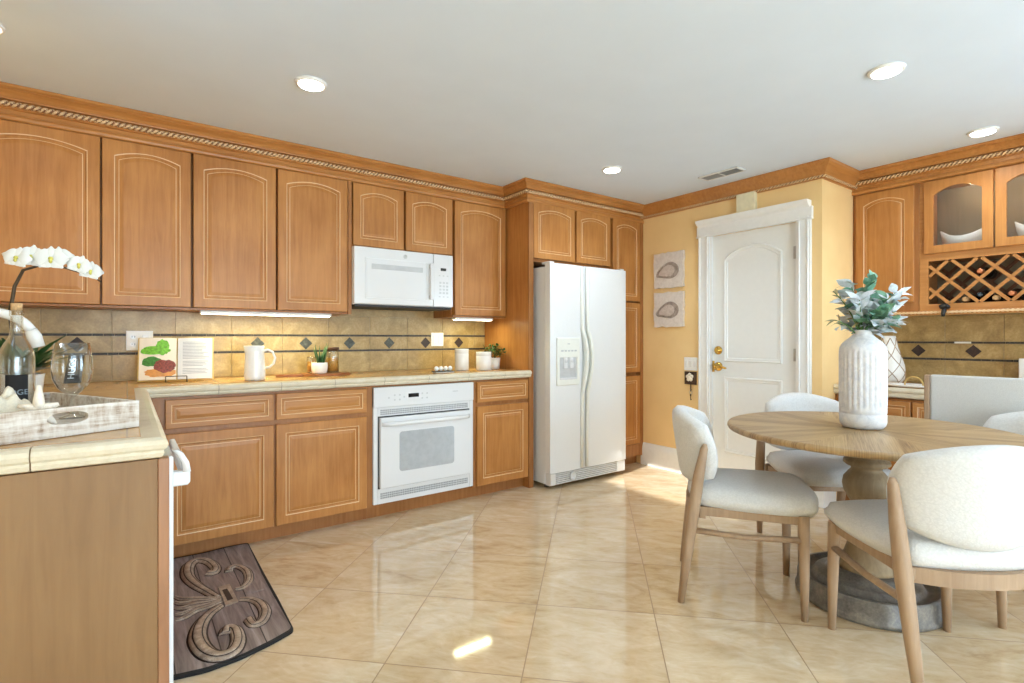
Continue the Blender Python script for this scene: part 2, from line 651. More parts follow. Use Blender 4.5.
# planes: PA faces -y (wall with the oven), PC faces -x (right-hand walls)
def PA(y):
    return lambda u, v, d: (u, y - d, v)
def PC(x):
    return lambda u, v, d: (x - d, u, v)

def contour(u0, u1, v0, v1, i, rise, n=14):
    """closed loop: bottom-left, bottom-right, then the arched top from right to left"""
    a, b = u0 + i, u1 - i
    pts = [(a, v0 + i), (b, v0 + i)]
    top = v1 - i
    for k in range(n + 1):
        t = 1 - k / n
        u = a + (b - a) * t
        s = 2 * t - 1
        sh = 1 - abs(s)
        pts.append((u, top - rise * (s * s)))
    return pts
def flat_top(u0, u1, v0, v1, n=14):
    pts = [(u0, v0), (u1, v0)]
    for k in range(n + 1):
        pts.append((u0 + (u1 - u0) * (1 - k / n), v1))
    return pts

def panel_door(P, u0, u1, v0, v1, rise=0.0, fr=0.055, th=0.02, m='maple', name='door', parent=None, glaze='glaze', groove=0.006, back=0.0):
    mb = MB()
    seq = [(flat_top(u0, u1, v0, v1), back, 0), (flat_top(u0, u1, v0, v1), th - 0.003, 0),
           (flat_top(u0 + .003, u1 - .003, v0 + .003, v1 - .003), th, 0),
           (contour(u0, u1, v0, v1, fr, rise), th, 0),
           (contour(u0, u1, v0, v1, fr + .004, rise), th - groove * .2, 1),
           (contour(u0, u1, v0, v1, fr + .010, rise), th - groove, 0),
           (contour(u0, u1, v0, v1, fr + .019, rise), th - groove, 0),
           (contour(u0, u1, v0, v1, fr + .022, rise), th - groove * .7, 1),
           (contour(u0, u1, v0, v1, fr + .040, rise), th - .001, 0)]
    prev = None
    for pts, d, mi in seq:
        vs = [mb.bm.verts.new(P(u, v, d)) for u, v in pts]
        if prev:
            n = len(vs)
            for i in range(n):
                j = (i + 1) % n
                f = mb.bm.faces.new((prev[i], prev[j], vs[j], vs[i]))
                f.material_index = mi
        else:
            first = vs
        prev = vs
    mb.bm.faces.new(prev)
    mb.bm.faces.new(list(reversed(first)))
    o = mb.build(name, [m, glaze], parent)
    return o

def glass_door(P, u0, u1, v0, v1, rise, fr, th, parent):
    mb = MB()
    seq = [(contour(u0, u1, v0, v1, fr, rise), 0.0), (flat_top(u0, u1, v0, v1), 0.0), (flat_top(u0, u1, v0, v1), th - .003),
           (flat_top(u0 + .003, u1 - .003, v0 + .003, v1 - .003), th), (contour(u0, u1, v0, v1, fr, rise), th),
           (contour(u0, u1, v0, v1, fr, rise), 0.0)]
    mb.rings([[P(u, v, d) for u, v in pts] for pts, d in seq], True, False, False, 0, False)
    d = mb.build('door', ['maple', 'glaze'], parent)
    g = MB().prism(contour(u0, u1, v0, v1, fr - .004, rise), th * .4, th * .4 + .004, P)
    g.build('glass_pane', 'pane', d)
    return d

def sweep(path, prof, closed=False):
    """path: xy points; prof: [(out, z)]; 'out' is to the right of the walking direction; mitred corners; returns MB rings"""
    pts = [Vector((p[0], p[1])) for p in path]
    rings = []
    for i, p in enumerate(pts):
        def nrm(a, b):
            d = (b - a).normalized()
            return Vector((d.y, -d.x))
        if i == 0:
            m = nrm(pts[0], pts[1])
        elif i == len(pts) - 1:
            m = nrm(pts[-2], pts[-1])
        else:
            n1, n2 = nrm(pts[i - 1], p), nrm(p, pts[i + 1])
            m = (n1 + n2)
            m = m / m.dot(n1)
        rings.append([(p.x + m.x * o, p.y + m.y * o, z) for o, z in prof])
    return rings

# ------------------------------------------------------------------ dimensions
CEIL = 2.35
YW, XB, YJ, XC, XL, YD = 3.80, 3.82, 1.636, 4.63, -0.62, -3.4

# ------------------------------------------------------------------ room shell
struct(B(XL - .12, XC + .12, YD - .12, YW + .12, -0.08, 0.0).build('floor', 'marble_floor'))
struct(B(XL - .12, XC + .12, YD - .12, YW + .12, CEIL, CEIL + .08).build('ceiling', 'paint_ceiling'))
struct(B(XL - .12, XC + .12, YW, YW + .12, 0, CEIL).build('wall_back', 'paint_gold'))

def wall_with_holes(P, u0, u1, z0, z1, holes, th):
    """vertical wall panel with rectangular openings (u0,u1,z0,z1)"""
    mb = MB()
    us = sorted(set([u0, u1] + [h for q in holes for h in q[:2]]))
    zs = sorted(set([z0, z1] + [h for q in holes for h in q[2:]]))
    for a, b in zip(us[:-1], us[1:]):
        for c, d in zip(zs[:-1], zs[1:]):
            mu, mz = (a + b) / 2, (c + d) / 2
            if any(q[0] < mu < q[1] and q[2] < mz < q[3] for q in holes):
                continue
            p0, p1 = P(a, c, 0), P(b, d, -th)
            mb.box(min(p0[0], p1[0]), max(p0[0], p1[0]), min(p0[1], p1[1]), max(p0[1], p1[1]), c, d)
    return mb

DY0, DY1, DZ = 1.80, 2.48, 1.981          # door opening on the right wall
struct(wall_with_holes(PC(XB), YJ, YW, 0, CEIL, [(DY0, DY1, 0, DZ)], 0.12).build('wall_right', 'paint_gold'))
struct(B(XB + .12, XC + .12, YJ, YJ + .12, 0, CEIL).build('wall_right_return', 'paint_gold'))
RW = [(-2.4, -.5, 0.0, 2.1)]  # unseen opening, added to bring in light from the right
struct(wall_with_holes(PC(XC), YD - .12, YJ, 0, CEIL, RW, .12).build('wall_far_right', 'paint_gold'))
# left wall with the sink window, front wall (behind the camera) with patio doors
LW = [(0.95, 2.185, 1.57, 1.98)]  # unseen opening, shaped as a slit so the sun patch lands by the pantry
struct(wall_with_holes(lambda u, v, d: (XL + d, u, v), YD - .12, YW, 0, CEIL, LW, .12).build('wall_left', 'paint_gold'))
FW = [(-0.45, 2.25, 0.0, 2.16), (2.92, 3.62, 0.0, 2.12)]
mbw = MB()
for a, b, c, d in [(XL, -0.45, 0, CEIL), (-0.45, 2.25, 2.16, CEIL), (2.25, 2.92, 0, CEIL), (2.92, 3.62, 2.12, CEIL), (3.62, XC, 0, CEIL)]:
    mbw.box(a, b, YD - .12, YD, c, d)
struct(mbw.build('wall_front', 'paint_gold'))

def window_unit(name, P, u0, u1, z0, z1, nu, nz, fw=.045):
    mb = MB()
    def bar(a, b, c, d):
        p0, p1 = P(a, c, -.03), P(b, d, -.08)
        mb.box(min(p0[0], p1[0]), max(p0[0], p1[0]), min(p0[1], p1[1]), max(p0[1], p1[1]), c, d, .004, 1)
    bar(u0, u0 + fw, z0, z1); bar(u1 - fw, u1, z0, z1); bar(u0 + fw, u1 - fw, z0, z0 + fw); bar(u0 + fw, u1 - fw, z1 - fw, z1)
    for i in range(1, nu):
        c = u0 + (u1 - u0) * i / nu
        bar(c - .025, c + .025, z0 + fw, z1 - fw)
    o = struct(mb.build(name, 'window_frame'))
    g = MB()
    for i in range(nu):
        a = u0 + (u1 - u0) * i / nu + .02
        b = u0 + (u1 - u0) * (i + 1) / nu - .02
        p0, p1 = P(a, z0 + .02, -.052), P(b, z1 - .02, -.057)
        g.box(min(p0[0], p1[0]), max(p0[0], p1[0]), min(p0[1], p1[1]), max(p0[1], p1[1]), z0 + .02, z1 - .02)
    g.build('glass_pane', 'pane', o)
PF = lambda u, v, d: (u, YD + d, v)
PL = lambda u, v, d: (XL + d, u, v)
window_unit('window_1', PF, -0.45, 2.25, 0.0, 2.16, 3, 1)
window_unit('window_2', PF, 2.92, 3.62, 0.0, 2.12, 1, 1)
window_unit('window_added', PC(XC), -2.4, -.5, 0.0, 2.1, 2, 1)  # frame of the opening added for light from the right
window_unit('window_3', PL, 0.95, 2.185, 1.57, 1.98, 1, 1)
portal('portal_sink', (XL + .002, 1.567, 1.775), (0, -PI / 2, 0), .41, 1.235)
portal('portal_patio_narrow', (3.27, YD + .002, 1.06), (PI / 2, 0, 0), .7, 2.12)
struct(B(XL - .12, XC + 3, -9, YD - .13, -.10, -.02).build('floor_patio', 'paint_white'))

# crown mouldings
CP_CAB = [(0, 2.20), (.018, 2.20), (.025, 2.206), (.027, 2.216), (.025, 2.226), (.018, 2.230), (.018, 2.252), (.030, 2.256), (.030, 2.290), (.048, 2.292),
          (.050, 2.298), (.056, 2.300), (.064, 2.312), (.078, 2.322), (.086, 2.326), (.086, 2.331), (.092, 2.332), (.100, 2.339), (.100, 2.349), (0, 2.349)]
CP_WALL = [(0, 2.24), (.012, 2.24), (.016, 2.252), (.030, 2.258), (.034, 2.270), (.050, 2.298), (.070, 2.318), (.078, 2.330),
           (.080, 2.349), (0, 2.349)]
def crown(name, path, prof, rope_out, rope_z, rope_r=.0095):
    mb = MB()
    mb.rings(sweep(path, prof), True, True, True, 0, False)
    o = struct(mb.build(name, 'maple_horizontal'))
    # twisted rope bead
    rp = MB()
    line = sweep(path, [(rope_out, rope_z)])
    pts = [Vector(r[0]) for r in line]
    for a, b in zip(pts[:-1], pts[1:]):
        d = b - a
        L = d.length
        d.normalize()
        nrm = Vector((d.y, -d.x, 0))
        steps = max(4, int(L / .005))
        rings = []
        for k in range(steps + 1):
            t = L * k / steps
            ring = []
            for q in range(8):
                th = 2 * PI * q / 8
                r = rope_r * (1 + .42 * math.cos(2 * th - 2 * PI * t / .024))
                ring.append(a + d * t + nrm * (r * math.cos(th)) + Vector((0, 0, r * math.sin(th))))
            rings.append(ring)
        vr_ = rp.rings(rings)
        rp.bm.faces.ensure_lookup_table()
        nf = (len(rings) - 1) * 8 + 2
        fs_ = list(rp.bm.faces)[-nf:]
        for k in range(len(rings) - 1):
            for q in range(8):
                ph = 2 * (2 * PI * (q + .5) / 8) - 2 * PI * (L * (k + .5) / steps) / .024
                if math.cos(ph) < -.35:
                    fs_[k * 8 + q].material_index = 1
    rp.build('rope_molding', ['rope_glaze', 'rope_dark'], o)
    return o
UF = 3.485        # face of the wall cabinet boxes
TF = 3.19         # face of the tall cabinets
RF = 4.32         # face of the right wall cabinets
crown('trim_1', [(XL, UF), (2.49, UF), (2.49, TF), (XB - .001, TF)], CP_CAB, .039, 2.273, .0105)
crown('trim_2', [(XB, TF), (XB, YJ), (RF, YJ)], CP_WALL, .030, 2.250, .007)
crown('trim_3', [(RF, YJ), (RF, -0.42)], CP_CAB, .039, 2.273, .0105)
# baseboard
def baseboard(name, path):
    mb = MB()
    mb.rings(sweep(path, [(0, 0), (.016, 0), (.016, .15), (.012, .17), (.008, .19), (0, .2)]), True, True, True, 0, False)
    return struct(mb.build(name, 'white_paint'))
baseboard('baseboard_right', [(XB, TF), (XB, 2.606)])
baseboard('baseboard_return', [(XB, 1.682), (XB, YJ), (4.0, YJ)])

# ------------------------------------------------------------------ door in the right wall
P = PC(XB)
do = MB().box(XB + .02, XB + .06, DY0 + .004, DY1 - .004, 0.008, DZ - .004)
door = thing('door_1', 'x', 'x', (XB, (DY0 + DY1) / 2, 0))
for k in ('label', 'category'):
    del door[k]
struct(door)
def moulded_leaf():
    mb = MB()
    PD = PC(XB + .02)
    mb.box(XB + .02, XB + .06, DY0 + .004, DY1 - .004, 0.008, DZ - .004)
    return mb
moulded_leaf().build('leaf', 'door_paint', door)
def ring_mold(P, u0, u1, v0, v1, rise, wdt=.028, h=.011):
    mb = MB()
    seq = [(0, 0), (.004, h * .8), (.010, h), (wdt * .55, h * .55), (wdt, h * .45), (wdt + .004, 0)]
    rings = [[P(u, v, d) for u, v in contour(u0, u1, v0, v1, i, rise, 20)] for i, d in seq]
    mb.rings(rings, True, False, False, 0, False)
    return mb
PD = PC(XB + .02)
ring_mold(PD, 1.913, 2.375, .965, 1.875, .085).build('panel_molding', 'door_paint', door)
ring_mold(PD, 1.913, 2.375, .245, .845, 0).build('panel_molding', 'door_paint', door)
cs = MB()
def casing_bar(y0, y1, z0, z1, d=.022):
    cs.box(XB - d, XB, y0, y1, z0, z1, .003, 1)
casing_bar(DY1, DY1 + .105, 0, 2.02); casing_bar(DY0 - .1, DY0, 0, 2.02)
for yy in (DY1 + .012, DY1 + .082, DY0 - .088, DY0 - .03):
    cs.box(XB - .030, XB - .02, yy, yy + .014, 0, 2.0, .004, 1)
casing_bar(DY0 - .11, DY1 + .115, DZ + .002, DZ + .085, .026)
cs.rings(sweep([(XB, DY1 + .10), (XB, DY0 - .095)], [(0, 2.055), (.028, 2.055), (.034, 2.066), (.050, 2.074), (.066, 2.092), (.070, 2.108), (0, 2.108)]), True, True, True, 0, False)
cs.box(XB - .034, XB, DY0 - .112, DY1 + .117, 1.975, 1.986, .003, 1)
# jamb inside the opening
cs.box(XB, XB + .12, DY1 - .0035, DY1 + .001, 0, DZ); cs.box(XB, XB + .12, DY0 - .001, DY0 + .0035, 0, DZ)
cs.build('casing', 'white_paint', door)
for z in (1.763, 1.033, .22):
    h = MB()
    h.box(XB + .004, XB + .02, DY0 + .002, DY0 + .03, z - .045, z + .045, .002, 1)
    h.tube([(XB + .008, DY0 + .004, z - .05), (XB + .008, DY0 + .004, z + .05)], .006)
    h.build('hinge', 'steel', door)
db = MB()
db.rings([[(XB + .02 - d, 2.425 + r * math.cos(a), 1.055 + r * math.sin(a)) for a in [2 * PI * i / 20 for i in range(20)]] for r, d in ((.034, 0), (.034, .008), (.027, .014), (.018, .016), (.016, .03))])
db.build('deadbolt', 'brass', door)
lv = MB()
lv.rings([[(XB + .02 - d, 2.425 + r * math.cos(a), .925 + r * math.sin(a)) for a in [2 * PI * i / 20 for i in range(20)]] for r, d in ((.036, 0), (.036, .006), (.028, .014), (.014, .018), (.012, .04))])
lv.tube([(XB - .025, 2.425, .925), (XB - .03, 2.41, .927), (XB - .03, 2.37, .925), (XB - .028, 2.33, .915)], [.012, .012, .010, .007], 10)
lv.ball((XB - .022, 2.425, .925), .019)
lv.build('handle', 'brass', door)
MB().box(XB + .012, XB + .03, DY1 - .02, DY1 - .002, .88, .97).build('latch_plate', 'brass', door)

# ------------------------------------------------------------------ wall cabinets over the counter
UZ0, UZ1, RISE = 1.327, 2.198, .032
DYF = 3.485                                   # doors stand on the face, 2 cm thick
def wall_cab(x0, x1, doors, z0, label, rise=RISE, ybody=UF):
    t = thing('wall_cabinet', label, 'cabinet', ((x0 + x1) / 2, YW, z0))
    mb = MB()
    mb.box(x0, x1, ybody + .03, YW - .002, z0 - .013, 2.21)
    mb.box(x0, x1, ybody - .004, ybody + .03, z0 - .013, z0 - .003)
    if x1 - doors[-1][1] > .015:
        mb.box(doors[-1][1] + .004, x1, ybody - .018, ybody + .03, z0 - .013, 2.2)
    # dark reveal lines behind the door gaps
    mb.build('body', 'maple_edge', t)
    for a, b, dz0 in doors:
        panel_door(PA(ybody), a, b, dz0, UZ1, rise, .05 if b - a > .3 else .045, parent=t, back=-.03)
    return t
wall_cab(XL + .002, -.1095, [(-.585, -.1135, UZ0)], UZ0, 'tall honey maple wall cabinet at the far left, behind the white orchid flowers')
wall_cab(-.1085, .2965, [(-.105, .291, UZ0)], UZ0, 'tall honey maple wall cabinet, the second from the left, above the outlet and open cookbook')
wall_cab(.2975, 1.212, [(.3035, .739, UZ0), (.751, 1.185, UZ0)], UZ0, 'double-door maple wall cabinet left of the microwave with a lit strip beneath')
wall_cab(1.213, 1.996, [(1.222, 1.588, 1.778), (1.604, 1.984, 1.778)], 1.785, 'short two-door maple cabinet directly above the white microwave', .03)
wall_cab(1.997, 2.489, [(2.006, 2.478, UZ0)], UZ0, 'single-door maple wall cabinet between the microwave and the tall fridge panel')

# under-cabinet light strips
def strip_light(x0, x1, y0, y1, z, label):
    t = thing('under_cabinet_light', label, 'light', ((x0 + x1) / 2, (y0 + y1) / 2, z))
    mb = B(x0, x1, y0, y1, z - .018, z, .004, 1)
    mb.build('housing', 'white_paint', t)
    B(x0 + .01, x1 - .01, y0 + .006, y1 - .006, z - .021, z - .0175).build('diffuser', 'strip_face', t)
    l = bpy.data.lights.new('strip_lamp', 'AREA')
    l.shape = 'RECTANGLE'
    l.size = x1 - x0 - .04
    l.size_y = y1 - y0 - .01
    l.energy = 2.2 * (x1 - x0)
    l.color = (.96, .95, .48)
    lo = bpy.data.objects.new('strip_lamp', l)
    COL.objects.link(lo)
    lo.parent = t
    lo.location = (0, 0, -.026)
    return t
strip_light(.34, 1.09, 3.50, 3.56, UZ0 - .0135, 'long lit strip light under the cabinet left of the microwave')
strip_light(2.03, 2.38, 3.50, 3.56, UZ0 - .0135, 'short lit strip light under the cabinet beside the fridge panel')

# ------------------------------------------------------------------ microwave
t = thing('microwave', 'white over-the-range microwave with keypad under the short maple cabinets', 'microwave', (1.587, YW, 1.375))
MX0, MX1, MYF, MZ0, MZ1 = 1.214, 1.966, 3.425, 1.378, 1.768
B(MX0, MX1, MYF + .03, YW - .004, MZ0, MZ1, .006, 2).build('body', 'appliance', t)
d = B(MX0, MX1 - .165, MYF, MYF + .03, MZ0 + .004, MZ1, .008, 3).build('door', 'appliance', t)
B(MX0 + .085, MX1 - .225, MYF - .0015, MYF + .002, MZ0 + .05, MZ1 - .075, .001, 1).build('door_glass', 'appliance', d)
fr = MB()
for a, b, c, e in ((MX0 + .075, MX1 - .215, MZ1 - .077, MZ1 - .070), (MX0 + .075, MX1 - .215, MZ0 + .043, MZ0 + .05), (MX0 + .075, MX0 + .083, MZ0 + .043, MZ1 - .07), (MX1 - .223, MX1 - .215, MZ0 + .043, MZ1 - .07)):
    fr.box(a, b, MYF - .003, MYF + .002, c, e, .001, 1)
fr.build('glass_trim', 'appliance_matte', d)
B(MX0 + .12, MX1 - .25, MYF - .003, MYF, MZ1 - .145, MZ1 - .110, .001, 1).build('window_slot', 'appliance_grey', d)
hd = MB()
hd.box(MX1 - .205, MX1 - .178, MYF - .038, MYF - .022, MZ0 + .05, MZ1 - .075, .006, 2)
hd.box(MX1 - .202, MX1 - .181, MYF - .03, MYF + .002, MZ0 + .055, MZ0 + .085, .003, 1)
hd.box(MX1 - .202, MX1 - .181, MYF - .03, MYF + .002, MZ1 - .11, MZ1 - .08, .003, 1)
hd.build('handle', 'appliance', d)
lg = MB()
lg.rings([[(1.58 + r * math.cos(a), MYF - dd, MZ1 - .042 + r * math.sin(a)) for a in [2 * PI * i / 20 for i in range(20)]] for r, dd in ((.015, 0), (.015, .002), (.012, .0025), (.012, .0015), (.005, .0015))])
lg.build('logo', 'appliance_grey', d)
cp = B(MX1 - .162, MX1, MYF + .001, MYF + .03, MZ0 + .004, MZ1, .006, 2).build('control_panel', 'appliance', t)
B(MX1 - .105, MX1 - .06, MYF - .001, MYF + .002, MZ1 - .12, MZ1 - .10).build('display', 'screen_black', cp)
for r in range(4):
    for c in range(3):
        B(MX1 - .115 + c * .028, MX1 - .099 + c * .028, MYF - .0005, MYF + .002, MZ1 - .215 - r * .025, MZ1 - .201 - r * .025).build('key', 'appliance_grey', cp)
for c in range(3):
    B(MX1 - .12 + c * .033, MX1 - .108 + c * .033, MYF - .0005, MYF + .002, MZ1 - .16, MZ1 - .152).build('key', 'appliance_grey', cp)
    B(MX1 - .12 + c * .033, MX1 - .106 + c * .033, MYF - .0005, MYF + .002, MZ0 + .075, MZ0 + .083).build('key', 'appliance_grey', cp)
B(MX0 + .01, MX1 - .01, MYF + .012, YW - .01, MZ0 - .012, MZ0 + .001).build('grease_filter', 'rubber', t)

# ------------------------------------------------------------------ tall cabinets around the fridge
t = thing('fridge_cabinet', 'two-door maple cabinet above the fridge with a full-height side panel', 'cabinet', (2.9, YW, 0))
sp = MB()
sp.box(2.49, 2.53, TF, YW - .002, 0, 2.21)
sp.build('side_panel', 'maple', t)
B(2.488, 2.534, TF - .018, TF, 0, 2.205, .003, 1).build('stile', 'maple_edge', t)
B(2.53, 3.414, TF + .03, YW - .002, 1.755, 2.21).build('body', 'maple_edge', t)
panel_door(PA(TF), 2.536, 2.966, 1.775, UZ1 + .01, .03, .045, parent=t, back=-.03)
panel_door(PA(TF), 2.988, 3.385, 1.775, UZ1 + .01, .03, .045, parent=t, back=-.03)
t = thing('pantry_cabinet', 'tall narrow maple pantry between the fridge and the yellow wall', 'cabinet', (3.62, YW, 0))
pb = B(3.415, XB - .001, TF + .03, YW - .002, .085, 2.21)
pb.box(3.779, XB - .001, TF - .018, TF + .03, .085, 2.21)
pb.box(3.415, 3.779, TF - .012, TF + .03, .085, .19)
pb.build('body', 'maple_edge', t)
B(3.425, XB - .002, TF + .06, YW - .01, 0, .085).build('toe_kick', 'maple_edge', t)
panel_door(PA(TF), 3.42, 3.775, 1.485, UZ1 + .01, .03, .045, parent=t, back=-.03)
panel_door(PA(TF), 3.42, 3.775, .845, 1.470, 0, .045, parent=t, back=-.03)
panel_door(PA(TF), 3.42, 3.775, .195, .815, 0, .045, parent=t, back=-.03)

# ------------------------------------------------------------------ fridge
FX0, FX1, FY = 2.572, 3.412, 3.012
t = thing('refrigerator', 'white side-by-side refrigerator with water dispenser between the maple panels', 'refrigerator', ((FX0 + FX1) / 2, 3.4, 0))
FTOP = 1.722
B(FX0 + .004, FX1 - .003, FY + .075, 3.74, .035, FTOP - .02, .004, 1).build('body', 'appliance_matte', t)
FM = FX0 + .345
fd = MB()
def bowed(x0, x1, z0, z1):
    n = 8
    poly = []
    for i in range(n + 1):
        s = i / n
        x = x0 + (x1 - x0) * s
        poly.append((x, FY + .006 - .010 * math.sin(PI * s) ** .6 if 0 < i < n else FY + .010))
    poly += [(x1, FY + .068), (x0, FY + .068)]
    m = MB()
    m.rings([[(x, y, z0) for x, y in poly], [(x, y, z1) for x, y in poly]], True, True, True, 0, False)
    return m
dz0 = .128
fdo = bowed(FX0, FM - .003, dz0, FTOP).build('freezer_door', 'appliance_matte', t)
rdo = bowed(FM + .003, FX1, dz0, FTOP).build('fridge_door', 'appliance_matte', t)
for dob, xs in ((fdo, FM - .028), (rdo, FM + .028)):
    h = MB()
    sgn = -1 if xs < FM else 1
    zs = [dz0 + .01, .45, .72, .82, .93, 1.04, 1.14, 1.22, 1.45, FTOP - .01]
    off = [.0, .0, .004, .016, .03, .034, .022, .004, .0, .0]
    outw = [.012, .013, .02, .036, .044, .045, .038, .02, .013, .012]
    rings = []
    for z, o, q in zip(zs, off, outw):
        c = xs + sgn * 0 + o
        rings.append([(c - .015, FY + .002, z), (c - .013, FY - q + .006, z), (c - .006, FY - q, z), (c + .006, FY - q, z), (c + .013, FY - q + .006, z), (c + .015, FY + .002, z)])
    h.rings(rings)
    h.build('handle', 'appliance_cream', dob)
# dispenser
dx0, dx1, dzz0, dzz1 = FX0 + .052, FX0 + .285, .79, 1.155
dp = MB()
f = .028
dp.box(dx0, dx1, FY - .014, FY + .004, dzz1 - .15, dzz1, .005, 2)
dp.box(dx0, dx1, FY - .014, FY + .004, dzz0, dzz0 + .05, .005, 2)
dp.box(dx0, dx0 + f, FY - .014, FY + .004, dzz0 + .045, dzz1 - .145, .004, 1)
dp.box(dx1 - f, dx1, FY - .014, FY + .004, dzz0 + .045, dzz1 - .145, .004, 1)
dpo = dp.build('dispenser', 'appliance_cream', fdo)
B(dx0 + f - .002, dx1 - f + .002, FY - .006, FY + .002, dzz0 + .045, dzz1 - .145).build('dispenser_recess', 'appliance_grey', dpo)
pd = MB()
for cx in (dx0 + .085, dx1 - .085):
    pd.box(cx - .02, cx + .02, FY - .018, FY - .004, dzz1 - .235, dzz1 - .15, .004, 1)
    pd.tube([(cx, FY - .012, dzz1 - .15), (cx, FY - .016, dzz1 - .19)], .014)
pd.box(dx0 + f, dx1 - f, FY - .016, FY - .004, dzz0 + .045, dzz0 + .06, .002, 1)
pd.build('dispenser_paddle', 'appliance', dpo)
for i in range(5):
    B(dx0 + .04 + i * .034, dx0 + .062 + i * .034, FY - .0165, FY - .012, dzz1 - .105, dzz1 - .093, .001, 1).build('button', 'appliance_grey', dpo)
B((dx0 + dx1) / 2 - .012, (dx0 + dx1) / 2 + .012, FY - .0165, FY - .012, dzz1 - .05, dzz1 - .042, .001, 1).build('logo', 'appliance_grey', dpo)
gr = MB()
gr.box(FX0 + .01, FX1 - .008, FY + .03, FY + .075, .03, .122)
for i in range(6):
    gr.box(FX0 + .012, FX1 - .01, FY + .014, FY + .032, .036 + i * .0145, .0445 + i * .0145, .002, 1)
for x0, x1 in ((FX0 + .008, FX0 + .06), (FX1 - .10, FX1 - .006)):
    gr.box(x0, x1, FY + .012, FY + .034, .034, .122, .003, 1)
gr.rings([[(FX0 + .235 + r * math.cos(a), FY + .014 - dd, .079 + r * math.sin(a)) for a in [2 * PI * i / 20 for i in range(20)]] for r, dd in ((.034, 0), (.034, .008), (.024, .01), (.024, .004), (.01, .004))])
gr.build('grille', 'appliance', t)
for x in (FX0 + .03, FX1 - .03):
    B(x - .022, x + .022, FY + .02, FY + .12, FTOP - .002, FTOP + .016, .004, 1).build('hinge_cap', 'appliance', t)
for x in (FX0 + .06, FX1 - .06):
    for y in (FY + .12, 3.66):
        MB().lathe([(.02, 0), (.02, .036)], (x, y, 0), 12).build('foot', 'rubber', t)

# ------------------------------------------------------------------ base cabinets
BF = 3.19
BZ0, CT = .085, .85
def base_cab(x0, x1, label, doors, name='base_cabinet'):
    t = thing(name, label, 'cabinet', ((x0 + x1) / 2, 3.5, 0))
    B(x0, x1, BF, YW - .002, BZ0, CT).build('body', 'maple_edge', t)
    B(x0, x1, 3.25, YW - .01, 0, BZ0).build('toe_kick', 'maple_edge', t)
    for a, b in doors:
        panel_door(PA(BF), a, b, .69, .838, 0, .026, m='maple_horizontal', name='drawer', parent=t)
        panel_door(PA(BF), a, b, .092, .663, 0, .05, parent=t)
    return t
base_cab(.10, 1.232, 'two-door base cabinet with two drawers between the counter corner and the oven', [(.155, .665), (.678, 1.205)])
base_cab(1.999, 2.487, 'single-door base cabinet between the oven and the fridge panel', [(2.018, 2.480)])
# oven and its cabinet
t = thing('oven_cabinet', 'maple base housing framing the white built-in oven', 'cabinet', (1.616, 3.5, 0))
hb = MB()
hb.box(1.2325, 1.246, BF, YW - .002, BZ0, CT); hb.box(1.985, 1.9985, BF, YW - .002, BZ0, CT)
hb.box(1.246, 1.985, BF, YW - .002, .842, CT); hb.box(1.246, 1.985, BF + .02, YW - .002, BZ0, .10)
hb.build('body', 'maple_edge', t)
B(1.2325, 1.9985, 3.25, YW - .01, 0, BZ0).build('toe_kick', 'maple_edge', t)
OX0, OX1, OY, OZ0, OZ1 = 1.247, 1.984, 3.165, .101, .841
t = thing('oven', 'white built-in wall oven with grey window set under the counter', 'oven', ((OX0 + OX1) / 2, 3.45, OZ0))
B(OX0 + .02, OX1 - .02, OY + .03, 3.70, OZ0 + .01, OZ1 - .01).build('body', 'appliance_grey', t)
fr = MB()
fr.box(OX0, OX0 + .03, OY + .008, OY + .03, OZ0, OZ1, .003, 1)
fr.box(OX1 - .03, OX1, OY + .008, OY + .03, OZ0, OZ1, .003, 1)
fr.box(OX0 + .03, OX1 - .03, OY + .008, OY + .03, OZ0, OZ0 + .095, .002, 1)
fr.box(OX0 + .03, OX1 - .03, OY + .008, OY + .03, OZ1 - .185, OZ1 - .125, .002, 1)
fr.build('frame', 'appliance', t)
pn = B(OX0, OX1, OY, OY + .03, OZ1 - .13, OZ1, .006, 2).build('control_panel', 'appliance', t)
B(OX0 + .235, OX0 + .31, OY - .001, OY + .002, OZ1 - .075, OZ1 - .05).build('display', 'screen_black', pn)
for i, (x, z) in enumerate([(.14, .055), (.14, .085), (.175, .055), (.175, .085), (.205, .07), (.335, .055), (.335, .085), (.37, .055), (.37, .085), (.10, .07)]):
    bt = MB()
    bt.rings([[(OX0 + x + r * math.cos(a), OY - dd, OZ1 - z + r * math.sin(a)) for a in [2 * PI * k / 10 for k in range(10)]] for r, dd in ((.006, -.001), (.006, .001))])
    bt.build('button', 'appliance_grey', pn)
B(OX1 - .17, OX1 - .13, OY - .001, OY + .001, OZ1 - .058, OZ1 - .052).build('logo', 'appliance_grey', pn)
def vents(z0, z1, name):
    v = MB()
    x = OX0 + .045
    widths = [.10, .026, .10, .10, .10, .10, .026, .09]
    for wd in widths:
        nslot = max(1, int(wd / .012))
        for r in range(3):
            zz = z0 + (z1 - z0) * (r + .15) / 3
            for k in range(nslot):
                v.box(x + k * wd / nslot + .0015, x + (k + 1) * wd / nslot - .0015, OY + .0065, OY + .010, zz, zz + (z1 - z0) / 3 * .72)
        x += wd + (OX1 - OX0 - .09 - sum(widths)) / (len(widths) - 1)
    v.build(name, 'vent_slot', t)
vents(OZ1 - .178, OZ1 - .142, 'vent_grille')
vents(OZ0 + .03, OZ0 + .07, 'vent_grille')
B(OX0 + .032, OX1 - .032, OY + .012, OY + .03, OZ0 + .093, OZ1 - .183).build('door_gasket', 'rubber', t)
od = B(OX0 + .038, OX1 - .038, OY - .018, OY + .016, OZ0 + .10, OZ1 - .193, .005, 2).build('door', 'appliance', t)
